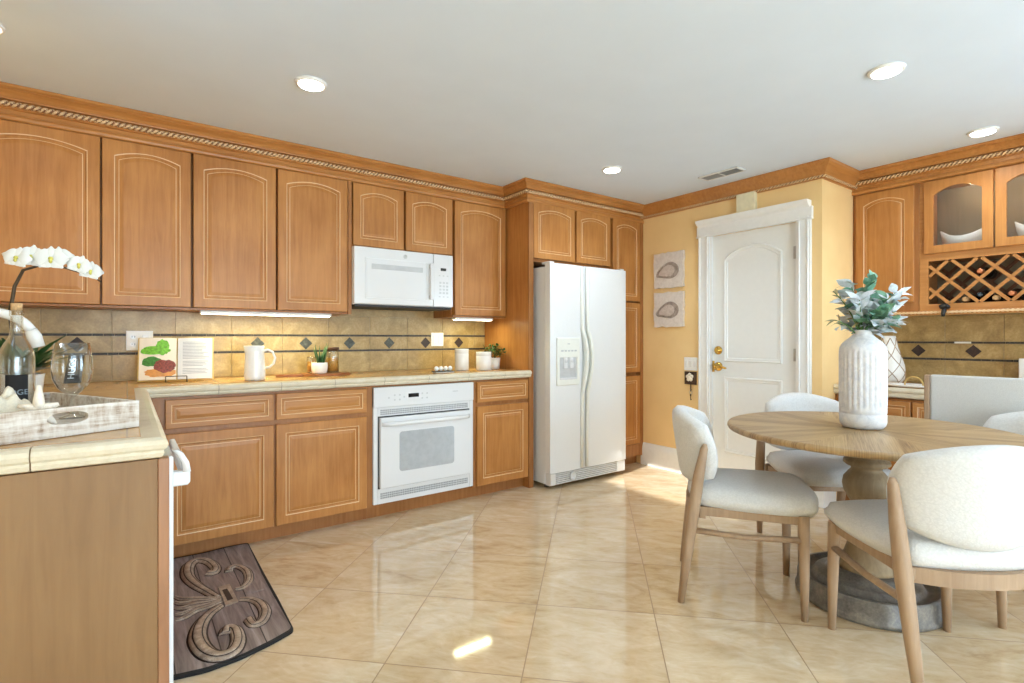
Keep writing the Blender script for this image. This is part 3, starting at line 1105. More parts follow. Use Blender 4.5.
def rrect(u0, u1, v0, v1, r, n=6):
    pts = []
    for cx, cy, a0 in ((u1 - r, v1 - r, 0), (u0 + r, v1 - r, PI / 2), (u0 + r, v0 + r, PI), (u1 - r, v0 + r, 1.5 * PI)):
        for k in range(n + 1):
            a = a0 + PI / 2 * k / n
            pts.append((cx + r * math.cos(a), cy + r * math.sin(a)))
    return pts
MB().prism(rrect(OX0 + .165, OX1 - .17, OZ0 + .195, OZ0 + .45, .02), 0, .0022, PA(OY - .017)).build('window', 'oven_glass', od)
h = MB()
n = 18
rings = []
for k in range(n + 1):
    s = k / n
    x = OX0 + .045 + (OX1 - OX0 - .09) * s
    o = .036 * min(1, math.sin(PI * s) * 3.2) ** .7 if 0 < k < n else .0
    rings.append([(x, OY - .018 - o - .009 * math.cos(a), OZ1 - .232 + .014 * math.sin(a)) for a in [2 * PI * i / 10 for i in range(10)]])
h.rings(rings)
h.build('handle', 'appliance', od)

# left run of base cabinets, end panel, dishwasher
LY = 1.60
t = thing('base_cabinet', 'base cabinet run on the left with a plain maple end panel towards the viewer', 'cabinet', (-.27, 2.4, 0))
B(XL + .002, .045, LY, YW - .65, BZ0, CT).build('body', 'maple_edge', t)
B(XL + .002, .062, LY - .022, LY, 0, CT, .001, 1).build('end_panel', 'maple_veneer', t)
B(.062, .086, LY - .025, LY + .012, 0, CT, .002, 1).build('end_stile', 'maple_stile', t)
B(XL + .002, -.02, LY, YW - .65, 0, BZ0).build('toe_kick', 'maple_edge', t)
t = thing('dishwasher', 'white dishwasher seen edge-on beside the maple end panel', 'dishwasher', (.07, 1.93, .10))
B(.047, .097, LY + .0135, 2.22, .10, CT - .004, .004, 1).build('door', 'appliance', t)
h = MB()
for yy in (LY + .03,):
    h.rings([[(.096 + o, yy + dy, z) for dy in (-.014, .014)] + [(.096 + o - q, yy + dy, z) for dy in (.014, -.014)] for o, q, z in ((.010, .012, .860), (.024, .014, .848), (.036, .016, .825), (.040, .018, .80))])
    h.box(.094, .132, yy - .014, yy + .014, .765, .803, .004, 1)
h.box(.118, .136, LY + .03, 2.18, .765, .80, .005, 2)
h.build('handle', 'appliance', t)

# ------------------------------------------------------------------ countertop
CZ = .905
t = thing('countertop', 'L-shaped tan tile countertop with a cream rounded edge', 'countertop', (.9, 3.4, .85))
CY, CX, CE = 3.135, .083, 1.548         # front edges of the nosing: oven run, left run inner side, left run end
w = .055
mb = MB()
mb.box(XL + .002, CX - w, CE + w, CY + w, CT + .001, CZ - .001)
mb.box(XL + .002, 2.488, CY + w, YW - .002, CT + .001, CZ - .001)
mb.build('tile_top', 'counter_tile', t)
gp = MB()
epath = [(2.488, CY + w), (CX - w, CY + w), (CX - w, CE + w), (XL + .002, CE + w)]
EP = [(0, CT + .004), (w - .022, CT + .004), (w - .012, CT + .008), (w - .008, CT + .018), (w - .010, CT + .024), (w - .003, CT + .030), (w, CT + .040), (w - .004, CT + .050), (w - .014, CZ + .001), (w - .028, CZ + .003), (0, CZ)]
EPi = [(o - .003 if o > 0 else o, z + (.003 if z < .88 else -.0025)) for o, z in EP]
gp.rings(sweep([(a, b) for a, b in epath][::1], [(-o, z) for o, z in EPi]) if False else sweep(list(reversed(epath)), EPi), True, True, True, 0, False)
gp.build('edge_grout', 'edge_grout', t)
rp = list(reversed(epath))               # walking with the outside on the right
def seg_split(path, cuts):
    L = [0]
    for a, b in zip(path[:-1], path[1:]):
        L.append(L[-1] + math.dist(a, b))
    def at(s):
        for i in range(len(path) - 1):
            if s <= L[i + 1] + 1e-9:
                q = (s - L[i]) / (L[i + 1] - L[i])
                return (path[i][0] + (path[i + 1][0] - path[i][0]) * q, path[i][1] + (path[i + 1][1] - path[i][1]) * q)
        return path[-1]
    out = []
    for a, b in zip(cuts[:-1], cuts[1:]):
        sub = [at(a)] + [path[i] for i in range(1, len(path) - 1) if a + 1e-4 < L[i] < b - 1e-4] + [at(b)]
        out.append(sub)
    return out, L
_, L = seg_split(rp, [0, 1])
l1, l2, l3 = L[1], L[2], L[3]
# joints: end run, left run, oven run
xj = [.39, .70, 1.0, 1.31, 1.62, 1.93, 2.24]
cuts = [0, l1 - .20, l1 + .30, l1 + .62, l1 + .94, l1 + 1.26] + [l2 + (x - (CX - w)) for x in xj] + [l3]
for a, b in zip(cuts[:-1], cuts[1:]):
    sub, _ = seg_split(rp, [a + (.0015 if a else 0), b - .0015])
    MB_ = MB()
    MB_.rings(sweep(sub[0], EP), True, True, True, 0, False)
    MB_.build('edge_tile', 'edge_tile', t)

# ------------------------------------------------------------------ backsplashes
def backsplash(label, P, u0, u1, rows, strips, ulat, zmid, mats, parent_loc, jo):
    t = thing('backsplash', label, 'backsplash', parent_loc)
    mb = MB()
    def bx(m, a, b, c, d, d0, d1, bev=0.0):
        p0, p1 = P(a, c, d0), P(b, d, d1)
        m.box(min(p0[0], p1[0]), max(p0[0], p1[0]), min(p0[1], p1[1]), max(p0[1], p1[1]), c, d, bev, 1)
    bx(mb, u0, u1, rows[0][0], rows[-1][1], .001, .006)
    mb.build('grout_bed', 'grout', t)
    tl = MB()
    sp = .3065
    k0 = math.floor((u0 - jo) / sp)
    for (z0, z1) in rows:
        u = jo + k0 * sp
        while u < u1:
            a, b = max(u, u0) + .0015, min(u + sp, u1) - .0015
            if b - a > .01:
                bx(tl, a, b, z0 + .0015, z1 - .0015, .004, .0105, .0015)
            u += sp
    tl.build('tiles', 'travertine', t)
    for z in strips:
        s = MB()
        u = u0
        while u < u1 - .01:
            ln = random.choice([.05, .08, .11])
            bx(s, u, min(u + ln - .002, u1), z - .0065, z + .0065, .004, .0115)
            u += ln
        s.build('border_strip', 'dark_stone', t)
    hh = .043
    for i, uu in enumerate(ulat):
        dm = MB().prism([(uu - hh, zmid), (uu, zmid - hh), (uu + hh, zmid), (uu, zmid + hh)], .008, .0135, P)
        dm.build('diamond_tile', mats[i % len(mats)], t)
    return t
ZL, ZH, ZM = 1.062, 1.171, 1.1165
backsplash('tan travertine backsplash with diamond inlays behind the oven counter', PA(YW), XL + .002, 2.489,
           [(CZ + .001, ZL - .0065), (ZL + .0065, ZH - .0065), (ZH + .0065, 1.3135)], [ZL, ZH],
           [.389 + .3065 * k for k in range(-2, 7)], ZM,
           ['brown_diamond', 'brown_diamond', 'slate_diamond', 'slate_diamond', 'slate_diamond', 'slate_diamond', 'slate_diamond', 'brown_diamond', 'brown_diamond'], (.9, YW, CZ), .389 + .153)
RCZ = .83
B(1.2145, 1.9945, YW - .0105, YW - .001, 1.3142, 1.3645, .001, 1).build('tiles', 'travertine', [o for o in COL.objects if o.name == 'backsplash'][0])
RL, RH = 1.005, 1.122
bs = backsplash('tan travertine backsplash with two dark diamonds behind the right-hand counter', PC(XC), -.40, YJ - .001,
                [(RCZ + .001, RL - .0065), (RL + .0065, RH - .0065), (RH + .0065, 1.313)], [RL, RH],
                [1.325 - .3065 * k for k in range(-1, 6)], (RL + RH) / 2, ['brown_diamond'], (XC, .6, RCZ), 1.325 - .153)
B(XC - .0125, XC - .005, 1.03, 1.12, RH - .006, RH + .006).build('light_insert', 'ceramic', bs)

# ------------------------------------------------------------------ right side cabinets
t = thing('wall_cabinet', 'single-door maple wall cabinet on the right, behind the silvery foliage', 'cabinet', (4.47, 1.43, 1.32))
B(RF, XC - .002, 1.236, YJ - .001, 1.33, 2.21).build('body', 'maple_edge', t)
panel_door(PC(RF), 1.262, 1.612, 1.40, 2.19, .035, .05, parent=t)
t = thing('wine_cabinet', 'maple cabinet on the right with glass doors above a lattice wine rack', 'cabinet', (4.47, .4, 1.32))
GY0, GY1 = .10, 1.234
b = MB()
b.box(RF, XC - .002, GY1 - .018, GY1, 1.33, 2.21); b.box(RF, XC - .002, GY0, GY0 + .018, 1.33, 2.21)
b.box(RF, XC - .002, GY0 + .018, GY1 - .018, 2.19, 2.21); b.box(RF, XC - .002, GY0 + .018, GY1 - .018, 1.675, 1.70)
b.box(RF, XC - .002, GY0 + .018, GY1 - .018, 1.33, 1.352)
b.build('body', 'maple_edge', t)
B(XC - .008, XC - .002, GY0 + .018, GY1 - .018, 1.352, 2.19).build('back_panel', 'cabinet_inside', t)
ff = MB()
ff.box(RF - .002, RF + .018, GY1 - .05, GY1 - .001, 1.33, 2.205); ff.box(RF - .002, RF + .018, GY0, GY1 - .05, 1.664, 1.712)
ff.box(RF - .002, RF + .018, GY0, GY1 - .05, 1.33, 1.378); ff.box(RF - .002, RF + .018, GY0, GY1 - .05, 2.185, 2.205)
ff.build('face_frame', 'maple_horizontal_y', t)
for a, c in ((.855, 1.205), (.495, .846), (.135, .486)):
    glass_door(PC(RF - .002), a, c, 1.712, 2.193, .045, .052, .02, t)
# lattice
lt = MB()
y0, y1, z0, z1 = GY0, GY1 - .05, 1.378, 1.664
def clip_line(y, z, s):
    """slat through (y,z) with slope s (+1/-1), clipped to the rack opening"""
    lo, hi = -9, 9
    for o, dd, a, c in ((y, 1, y0, y1), (z, s, z0, z1)):
        t0, t1 = (a - o) / dd, (c - o) / dd
        if t0 > t1:
            t0, t1 = t1, t0
        lo, hi = max(lo, t0), min(hi, t1)
    return lo, hi
def slat(m, y, z, s, x0, x1, hw):
    lo, hi = clip_line(y, z, s)
    if hi - lo < .02:
        return
    lo += .004
    hi -= .004
    k = hw / math.sqrt(2)
    pts = [(y + lo + k, z + s * lo - s * k), (y + hi + k, z + s * hi - s * k), (y + hi - k, z + s * hi + s * k), (y + lo - k, z + s * lo + s * k)]
    m.rings([[(x0, a, c) for a, c in pts], [(x1, a, c) for a, c in pts]], True, True, True, 0, False)
zc = (z0 + z1) / 2
for layer, (xa, xb) in enumerate(((RF + .001, RF + .010), (RF + .275, RF + .283))):
    m2 = lt if layer == 0 else MB()
    for i in range(-4, 12):
        yy = 1.072 - i * .147
        slat(m2, yy, zc + .003, 1, xa, xb, .0095)
        slat(m2, yy, zc + .003, -1, xa + .002, xb + .002, .0095)
    if layer:
        m2.build('rear_lattice', 'rack_dark', t)
lt.build('wine_lattice', 'maple_horizontal_y', t)
lr = MB()
lr.rings(sweep([(RF, YJ - .002), (RF, GY0)], [(-.2, 1.318), (.012, 1.318), (.018, 1.310), (.030, 1.306), (.036, 1.318), (.030, 1.330), (.004, 1.334), (-.2, 1.332)]), True, True, True, 0, False)
tl_ = thing('trim_4', 'x', 'x', (RF, .9, 1.306))
for k in ('label', 'category'):
    del tl_[k]
struct(tl_)
lr.build('light_rail', 'maple_horizontal_y', tl_)
rp_ = MB()
rings = []
L_ = YJ - .004 - GY0
for k in range(int(L_ / .005) + 1):
    yy = YJ - .004 - k * .005
    ring = []
    for q in range(8):
        th = 2 * PI * q / 8
        r = .0075 * (1 + .3 * math.cos(2 * th - 2 * PI * k * .005 / .022))
        ring.append((RF - .034 + r * math.cos(th), yy, 1.3215 + r * math.sin(th)))
    rings.append(ring)
rp_.rings(rings)
rp_.build('rope_molding', 'rope_glaze', tl_)

# bottles lying in the rack, necks towards the room
def wine_bottle(y, z, foil, label, tilt=0):
    t = thing('wine_bottle', label, 'bottle', (RF + .06, y, z))
    m = MB()
    prof = [(.0, .0), (.013, .001), (.0145, .01), (.0145, .075), (.02, .10), (.036, .14), (.0375, .16), (.0375, .24), (.03, .245), (0, .246)]
    m.rings([[(RF + .017 + d, y + r * math.cos(a), z + r * math.sin(a)) for a in [2 * PI * i / 16 for i in range(16)]] for r, d in prof if r > 0])
    m.build('glass_body', 'wine_bottle', t)
    c = MB()
    c.rings([[(RF + .012 + d, y + r * math.cos(a), z + r * math.sin(a)) for a in [2 * PI * i / 16 for i in range(16)]] for r, d in ((.010, 0), (.0158, .003), (.0158, .055), (.0150, .056))])
    c.build('foil_cap', foil, t)
zl = zc + .003
D_ = .158
wb = [(.925, zl + .052, 'copper_foil', 'copper-capped wine bottle in the upper cell of the rack nearest the single-door cabinet'),
      (.925, zl - .098, 'wine_bottle', 'dark-capped wine bottle low in the lattice rack, straight below the copper-capped one'),
      (.778, zl - .098, 'copper_foil', 'copper-capped wine bottle low in the rack at the right edge of the photo'),
      (.998, zl - .1205, 'cork', 'tan-capped wine bottle in a bottom half-cell at the left of the rack'),
      (.851, zl - .1205, 'cork', 'tan-capped wine bottle in a bottom half-cell at the middle of the rack')]
for y, z, f, lb in wb:
    wine_bottle(y, z, f, lb)
# bowls behind glass
def bowl(y, label, flip=1):
    t = thing('serving_bowl', label, 'bowl', (4.47, y, 1.70))
    m = MB()
    n = 28
    rings = []
    for r, z, in ((.03, .001), (.06, .006), (.088, .03), (.104, .06), (.112, .088), (.106, .088), (.098, .062), (.08, .034), (.05, .014), (.02, .010)):
        ring = []
        for i in range(n):
            a = 2 * PI * i / n
            lift = .045 * max(0, (z - .03) / .058) * (abs(math.sin(a)) ** 2 - .35) * 1.0
            ring.append((4.47 + r * .85 * math.cos(a), y + r * 1.15 * math.sin(a), 1.701 + (z + lift * .8) * 1.6))
        rings.append(ring)
    m.rings(rings)
    m.build('dish', 'ceramic', t)
bowl(1.03, 'white swooping bowl behind the left glass door of the wine cabinet')
bowl(.66, 'white swooping bowl behind the right glass door of the wine cabinet')
def puck(x, y, z, label, e=.5):
    t = thing('puck_light', label, 'light', (x, y, z - .012))
    MB().lathe([(.034, 0), (.036, .004), (.036, .012)], (x, y, z - .012), 24).build('housing', 'steel', t)
    MB().lathe([(.024, 0), (.024, .004)], (x, y, z - .014), 24).build('lens', 'puck_face', t)
    l = bpy.data.lights.new('puck_lamp', 'POINT')
    l.energy = e
    l.shadow_soft_size = .02
    l.color = (1, .86, .62)
    o = bpy.data.objects.new('puck_lamp', l)
    COL.objects.link(o)
    o.parent = t
    o.location = (0, 0, -.03)
puck(4.46, 1.0, 2.1893, 'small round puck light at the top of the left glass cabinet', .5)
puck(4.46, .66, 2.1893, 'small round puck light at the top of the right glass cabinet', 1.0)

# black clip lamp under the rack
t = thing('clip_lamp', 'small black clip lamp on the light rail beneath the wine rack', 'lamp', (4.27, 1.085, 1.29))
m = MB()
m.rings([[(4.255 + o, 1.085 + r * math.cos(a) , z + r * .55 * math.sin(a)) for a in [2 * PI * i / 14 for i in range(14)]] for r, o, z in ((.020, -.01, 1.362), (.030, .005, 1.360), (.030, .02, 1.352), (.012, .03, 1.345))])
m.build('lamp_head', 'clip_black', t)
m = MB()
m.tube([(4.27, 1.085, 1.352), (4.268, 1.088, 1.33), (4.265, 1.092, 1.312), (4.266, 1.093, 1.292)], [.010, .014, .012, .009])
m.build('clip', 'clip_black', t)

# base units on the right, lower counter
RCX = 3.985
t = thing('base_cabinet', 'low maple base cabinet under the right-hand counter behind the dining table', 'cabinet', (4.3, .6, 0))
B(RCX + .035, XC - .002, -.40, YJ - .002, .085, RCZ - .07).build('body', 'maple_edge', t)
B(RCX + .09, XC - .01, -.40, YJ - .002, 0, .085).build('toe_kick', 'maple_edge', t)
for a, c in ((1.19, 1.60), (.77, 1.18), (.35, .76), (-.07, .34)):
    panel_door(PC(RCX + .035), a, c, .60, .745, 0, .026, m='maple_horizontal_y', name='drawer', parent=t)
    panel_door(PC(RCX + .035), a, c, .10, .588, 0, .05, parent=t)
t = thing('countertop', 'cream-edged tile counter on the right holding the diamond-pattern vase', 'countertop', (4.3, .6, RCZ - .07))
B(RCX + w, XC - .002, -.40, YJ - .002, RCZ - .069, RCZ - .001).build('tile_top', 'counter_tile', t)
m = MB()
EP2 = [(o, z - CZ + RCZ - (0.012 if z < .87 else 0)) for o, z in EP]
m.rings(sweep([(RCX + w, YJ - .002), (RCX + w, -.40)], EP2), True, True, True, 0, False)
m.build('edge_tile', 'edge_tile', t)

# ------------------------------------------------------------------ ceiling fittings
LE = 15
def downlight(x, y, label, e):
    t = thing('recessed_light', label, 'light', (x, y, CEIL - .012))
    MB().lathe([(.054, .006), (.056, .0), (.068, .003), (.072, .012)], (x, y, CEIL - .012), 32).build('trim_ring', 'white_paint', t)
    MB().lathe([(.055, 0), (.055, .006)], (x, y, CEIL - .014), 32).build('lens', 'lamp_face', t)
    l = bpy.data.lights.new('ceiling_lamp', 'SPOT')
    l.energy = e
    l.spot_size = math.radians(150)
    l.spot_blend = .8
    l.shadow_soft_size = .06
    l.color = (.84, .93, 1.0)
    o = bpy.data.objects.new('ceiling_lamp', l)
    COL.objects.link(o)
    o.parent = t
    o.location = (0, 0, -.01)
for x, y, lb in ((.697, 2.547, 'lit recessed ceiling light above the counter left of the oven'),
                 (2.737, .903, 'large-looking lit recessed ceiling light above the dining table, upper right'),
                 (2.769, 2.579, 'lit recessed ceiling light in front of the fridge, nearest the air vent'),
                 (3.992, .838, 'lit recessed ceiling light close to the wine cabinet crown'),
                 (-.45, 2.80, 'recessed ceiling light cut by the left edge of the photo')):
    downlight(x, y, lb, LE if x > 1 else 7)
t = thing('air_vent', 'white ceiling air vent near the crown molding by the door', 'vent', (3.48, 2.17, CEIL - .01))
m = MB()
vy0, vy1, vx0, vx1 = 2.02, 2.33, 3.42, 3.54
for a, b_, c, d in ((vx0, vx1, vy0, vy0 + .012), (vx0, vx1, vy1 - .012, vy1), (vx0, vx0 + .012, vy0, vy1), (vx1 - .012, vx1, vy0, vy1), (vx0, vx1, 2.165, 2.177)):
    m.box(a, b_, c, d, CEIL - .012, CEIL - .001, .002, 1)
m.build('frame', 'vent_white', t)
m = MB()
for i in range(9):
    x = vx0 + .018 + i * .0105
    m.box(x, x + .003, vy0 + .01, 2.168, CEIL - .011, CEIL - .002)
    m.box(x, x + .0085, 2.175, vy1 - .01, CEIL - .009, CEIL - .006)
m.build('louvers', 'vent_grey', t)
B(vx0 + .01, vx1 - .01, vy0 + .01, 2.17, CEIL - .003, CEIL - .001).build('duct', 'vent_dark', t)

# ------------------------------------------------------------------ things on the yellow wall
def shell_print(z0, z1, label):
    t = thing('shell_print', label, 'picture', (XB, 2.87, z0))
    y0, y1 = 2.725, 3.03
    m = MB()
    N = 40
    pts = []
    for i in range(N):
        a = i / N * 4
        k = int(a)
        f = a - k
        j = random.uniform(-.006, .006)
        pts.append([(y0 + (y1 - y0) * f, z0 + j), (y1 + j, z0 + (z1 - z0) * f), (y1 - (y1 - y0) * f, z1 + j), (y0 + j, z1 - (z1 - z0) * f)][k])
    PB = PC(XB)
    m.prism(pts, .002, .028, PB)
    m.build('canvas', 'shell_paper', t)
    # oyster shell relief: teardrop pointing left (towards larger y)
    yc, zc_ = 2.86, (z0 + z1) / 2 - .005
    def tear(sc, dy=0, dz=0):
        out = []
        for i in range(30):
            a = 2 * PI * i / 30
            r = .092 * sc
            yy = -r * math.cos(a)
            zz = r * .78 * math.sin(a)
            if yy > 0:
                q = yy / r
                yy *= 1.55
                zz = zz * (1 - .35 * q) - .035 * sc * q * q
            out.append((yc + dy + yy, zc_ + dz + zz))
        return out
    m = MB()
    m.rings([[PB(u, v, .0275) for u, v in tear(1)], [PB(u, v, .031) for u, v in tear(.97)], [PB(u, v, .033) for u, v in tear(.8, -.004, .004)]], True, False, True, 0, False)
    s = m.build('shell', 'shell_grey', t)
    m = MB()
    m.rings([[PB(u, v, .0325) for u, v in tear(.72, .012, -.002)], [PB(u, v, .035) for u, v in tear(.6, .014, -.004)]], True, False, True, 0, False)
    m.build('shell_hollow', 'shell_light', s)
    m = MB()
    tt = [PB(u, v, .033) for u, v in tear(1.0)]
    m.tube(tt + [tt[0]], .0013, 5)
    m.build('outline', 'shell_grey', s)
shell_print(1.592, 1.90, 'upper of the two oyster shell prints on the yellow wall')
shell_print(1.252, 1.552, 'lower of the two oyster shell prints on the yellow wall')
t = thing('light_switch', 'cream multi-switch plate on the yellow wall left of the door', 'switch', (XB, 2.66, .88))
B(XB - .006, XB - .0005, 2.602, 2.732, .882, .992, .002, 1).build('plate', 'plate_white', t)
m = MB()
for i in range(3):
    m.box(XB - .011, XB - .005, 2.616 + i * .04, 2.638 + i * .04, .912, .962, .002, 1)
m.build('rocker', 'ceramic', t)
t = thing('key_hook', 'brown plaque with a white flower and a hanging key, below the switch plate', 'hook', (XB, 2.66, .77))
B(XB - .014, XB - .0005, 2.612, 2.722, .765, .873, .002, 1).build('plaque', 'plaque_brown', t)
m = MB()
for k in range(5):
    a = 2 * PI * k / 5 + .3
    m.ball((XB - .02, 2.667 + .022 * math.cos(a), .825 + .022 * math.sin(a)), .018, 1, (.5, 1, 1))
m.ball((XB - .024, 2.667, .825), .012, 1)
m.build('flower', 'flower_white', t)
m = MB()
m.tube([(XB - .012, 2.66, .768), (XB - .014, 2.66, .735), (XB - .02, 2.655, .715), (XB - .03, 2.648, .712), (XB - .032, 2.643, .73)], .0045)
m.build('hook', 'bronze', t)
t = thing('key', 'small key dangling on the brown flower hook', 'key', (XB - .02, 2.655, .63))
m = MB()
m.tube([(XB - .022, 2.655 + .014 * math.cos(a), .700 + .014 * math.sin(a)) for a in [2 * PI * i / 12 for i in range(13)]], .0018, 5)
m.build('ring', 'steel', t)
m = MB()
m.box(XB - .024, XB - .021, 2.648, 2.662, .668, .688, .001, 1)
m.box(XB - .024, XB - .021, 2.652, 2.658, .635, .669)
m.box(XB - .024, XB - .021, 2.646, 2.654, .637, .645)
m.build('blade', 'bronze', t)
tag(B(XB - .045, XB - .001, 2.09, 2.236, 2.112, 2.252, .004, 2).build('door_chime', 'chime'), 'cream door chime box above the white door casing', 'chime')

# wall plates on the backsplash
def wall_plate(x0, x1, z0, z1, label, duplex, switch):
    t = thing('wall_plate', label, 'outlet', ((x0 + x1) / 2, YW, z0))
    yy = YW - .0137
    B(x0, x1, yy - .006, yy, z0, z1, .002, 1).build('plate', 'plate_white', t)
    h = (z0 + z1) / 2
    for cx in duplex:
        for dz in (-.022, .022):
            m = MB().prism(rrect(cx - .017, cx + .017, h + dz - .014, h + dz + .014, .008), 0, .002, PA(yy - .005))
            s = m.build('socket', 'ceramic', t)
            m = MB()
            m.box(cx - .008, cx - .005, yy - .0076, yy - .0065, h + dz - .005, h + dz + .006)
            m.box(cx + .005, cx + .008, yy - .0076, yy - .0065, h + dz - .005, h + dz + .006)
            m.build('slots', 'outlet_slot', s)
    for cx in switch:
        B(cx - .017, cx + .017, yy - .009, yy - .005, h - .033, h + .033, .002, 1).build('rocker', 'ceramic', t)
wall_plate(-.005, .125, 1.08, 1.195, 'white double outlet plate on the backsplash, partly behind the cookbook', [.03], [.09])
wall_plate(1.968, 2.08, 1.088, 1.196, 'white switch plate on the backsplash above the egg tray', [], [2.0, 2.048])

# ------------------------------------------------------------------ things on the oven counter
# cookbook on stand
ba = math.atan2(3.47 - 3.60, .41 - .06)
t = thing('cookbook', 'open cookbook showing a food photograph, on the counter by the outlet', 'book', (.228, 3.52, CZ), -.12)
tilt = .20
def page(u0, u1, v0, v1, d0, d1, curve=.012):
    """leaf of the book leaning back; u across, v up, d towards the reader"""
    def f(u, v, d):
        bow = curve * math.sin(PI * min(1, abs(u) / .19)) if abs(u) < .19 else 0
        dd = d + bow
        return (u, -(dd * math.cos(tilt)) + v * math.sin(tilt), v * math.cos(tilt) + dd * math.sin(tilt) + .012)
    return f
t.scale = (.9, .9, .9)
PG = page(0, 0, 0, 0, 0, 0)
def sheet(m, u0, u1, v0, v1, d0, d1, n=10):
    rings = []
    for i in range(n + 1):
        u = u0 + (u1 - u0) * i / n
        rings.append([PG(u, v0, d0), PG(u, v1, d0), PG(u, v1, d1), PG(u, v0, d1)])
    m.rings(rings, True, True, True, 0, False)
BH = .265
m = MB(); sheet(m, -.205, .200, -.004, BH + .004, -.004, 0); m.build('cover', 'book_cover', t, local=True)
m = MB(); sheet(m, -.198, -.003, 0, BH, .0005, .014); lp = m.build('left_pages', 'page_edge', t, local=True)
m = MB(); sheet(m, .003, .194, 0, BH, .0005, .014); rp2 = m.build('right_pages', 'page_edge', t, local=True)
m = MB(); sheet(m, -.196, -.004, .002, BH - .002, .0142, .0148); ph = m.build('photo_page', 'page_photo', t, local=True)
m = MB(); sheet(m, .004, .192, .002, BH - .002, .0142, .0148); tp = m.build('text_page', 'page_text', t, local=True)
def blob(name, mat, cu, cv, ru, rv, seed, d):
    rnd = random.Random(seed)
    m = MB()
    n = 26
    off = [1 + rnd.uniform(-.1, .1) for _ in range(n)]
    pts = [(cu + ru * off[i] * math.cos(2 * PI * i / n), cv + rv * off[i] * math.sin(2 * PI * i / n)) for i in range(n)]
    pts = [(max(-.194, min(-.006, u)), v) for u, v in pts]
    pts = [(u, v) for u, v in pts]
    rings = [[PG(u, v, d) for u, v in pts]]
    for q in (1, .8, .6, .4, .2, .02):
        rings.append([PG(cu + (u - cu) * q, cv + (v - cv) * q, d + .0006) for u, v in pts])
    m.rings(rings, True, True, True, 0, False)
    m.build(name, mat, t, local=True)
blob('printed_board', 'food_board', -.085, .045, .085, .028, 1, .0149)
blob('printed_salad', 'food_green', -.115, .185, .075, .028, 2, .0149)
blob('printed_salad', 'food_green', -.075, .205, .035, .05, 3, .0151)
blob('printed_herbs', 'food_dark_green', -.13, .115, .055, .03, 4, .0151)
blob('printed_steak', 'food_meat', -.065, .085, .058, .040, 5, .0153)
m = MB()
rnd = random.Random(3)
for i in range(22):
    v = .235 - i * .0095
    if i in (12, 17):
        continue
    u1 = .165 + rnd.uniform(-.03, .01)
    m.rings([[PG(u, v, .0149), PG(u, v + .0035, .0149), PG(u, v + .0035, .0152), PG(u, v, .0152)] for u in [.03 + (u1 - .03) * q / 6 for q in range(7)]], True, True, True, 0, False)
m.build('printed_lines', 'print_grey', t, local=True)
st = thing('book_stand', 'thin wire book stand holding the open cookbook', 'stand', (.228, 3.52, CZ), -.12)
m = MB()
for s in (-1, 1):
    m.tube([(s * .05, .11, .004), (s * .05, -.045, .004), (s * .05, -.052, .012), (s * .05, -.052, .035)], .0025, 6)
m.tube([(-.05, -.052, .035), (.05, -.052, .035)], .0025, 6)
m.tube([(-.05, .11, .004), (-.05, .088, .24), (.05, .088, .24), (.05, .11, .004)], .0025, 6)
m.build('wire_frame', 'bronze', st, local=True)

# jug
t = thing('jug', 'tall white ceramic jug with a loop handle on the counter right of the cookbook', 'jug', (.605, 3.38, CZ))
m = MB()
def jug_mod(a, z):
    return 1 + (.18 * max(0, (z - .155) / .05) * max(0, math.cos(a - PI)) ** 6 if z > .155 else 0)
m.lathe([(.05, 0), (.057, .003), (.058, .02), (.054, .10), (.051, .16), (.052, .202), (.048, .202), (.046, .16), (.049, .10), (.052, .02), (.04, .008)], (.605, 3.38, CZ + .0005), 36, mod=jug_mod)
m.build('body', 'ceramic', t)
m = MB()
m.tube([(.652, 3.38, CZ + .172), (.675, 3.375, CZ + .178), (.70, 3.37, CZ + .165), (.713, 3.367, CZ + .13), (.705, 3.369, CZ + .095), (.685, 3.373, CZ + .075), (.655, 3.38, CZ + .07)], .007, 8)
m.build('handle', 'ceramic', t)

# serving board with plant pot and jars
t = thing('serving_board', 'round wooden paddle board under the small potted succulent', 'board', (1.06, 3.55, CZ))
m = MB()
pts = []
for i in range(40):
    a = 2 * PI * i / 40
    pts.append((1.06 + .17 * math.cos(a), 3.56 + .115 * math.sin(a)))
hx = []
for (u, v) in pts:
    if u < 1.06 - .155:
        hx.append((.76 if abs(v - 3.56) < .02 else .80, 3.555 + (v - 3.56) * .7))
    else:
        hx.append((u, v))
m.rings([[(u, v, CZ + .0005) for u, v in hx], [(u, v, CZ + .015) for u, v in hx]], True, True, True, 0, False)
m.build('board', 'board_wood', t)
tz = CZ + .0155
t = thing('potted_succulent', 'spiky green succulent in a white pot on the wooden board', 'plant', (1.02, 3.53, tz))
MB().lathe([(.038, 0), (.046, .004), (.050, .02), (.052, .05), (.050, .072), (.045, .072), (.045, .055)], (1.02, 3.53, tz), 28).build('pot', 'ceramic', t)
MB().lathe([(.0445, .0), (.0445, .004)], (1.02, 3.53, tz + .056), 20).build('soil', 'soil', t)
m = MB()
rnd = random.Random(5)
for i in range(16):
    a = rnd.uniform(0, 2 * PI)
    r = rnd.uniform(.004, .026)
    h = rnd.uniform(.08, .15)
    b0 = Vector((1.02 + r * math.cos(a), 3.53 + r * math.sin(a), tz + .055))
    tip = b0 + Vector((math.cos(a) * h * .25, math.sin(a) * h * .25, h))
    mid = (b0 + tip) / 2 + Vector((0, 0, .006))
    m.tube([b0, mid, tip], [.009, .009, .001], 6, flat=.5)
m.build('leaves', 'leaf_dark', t)
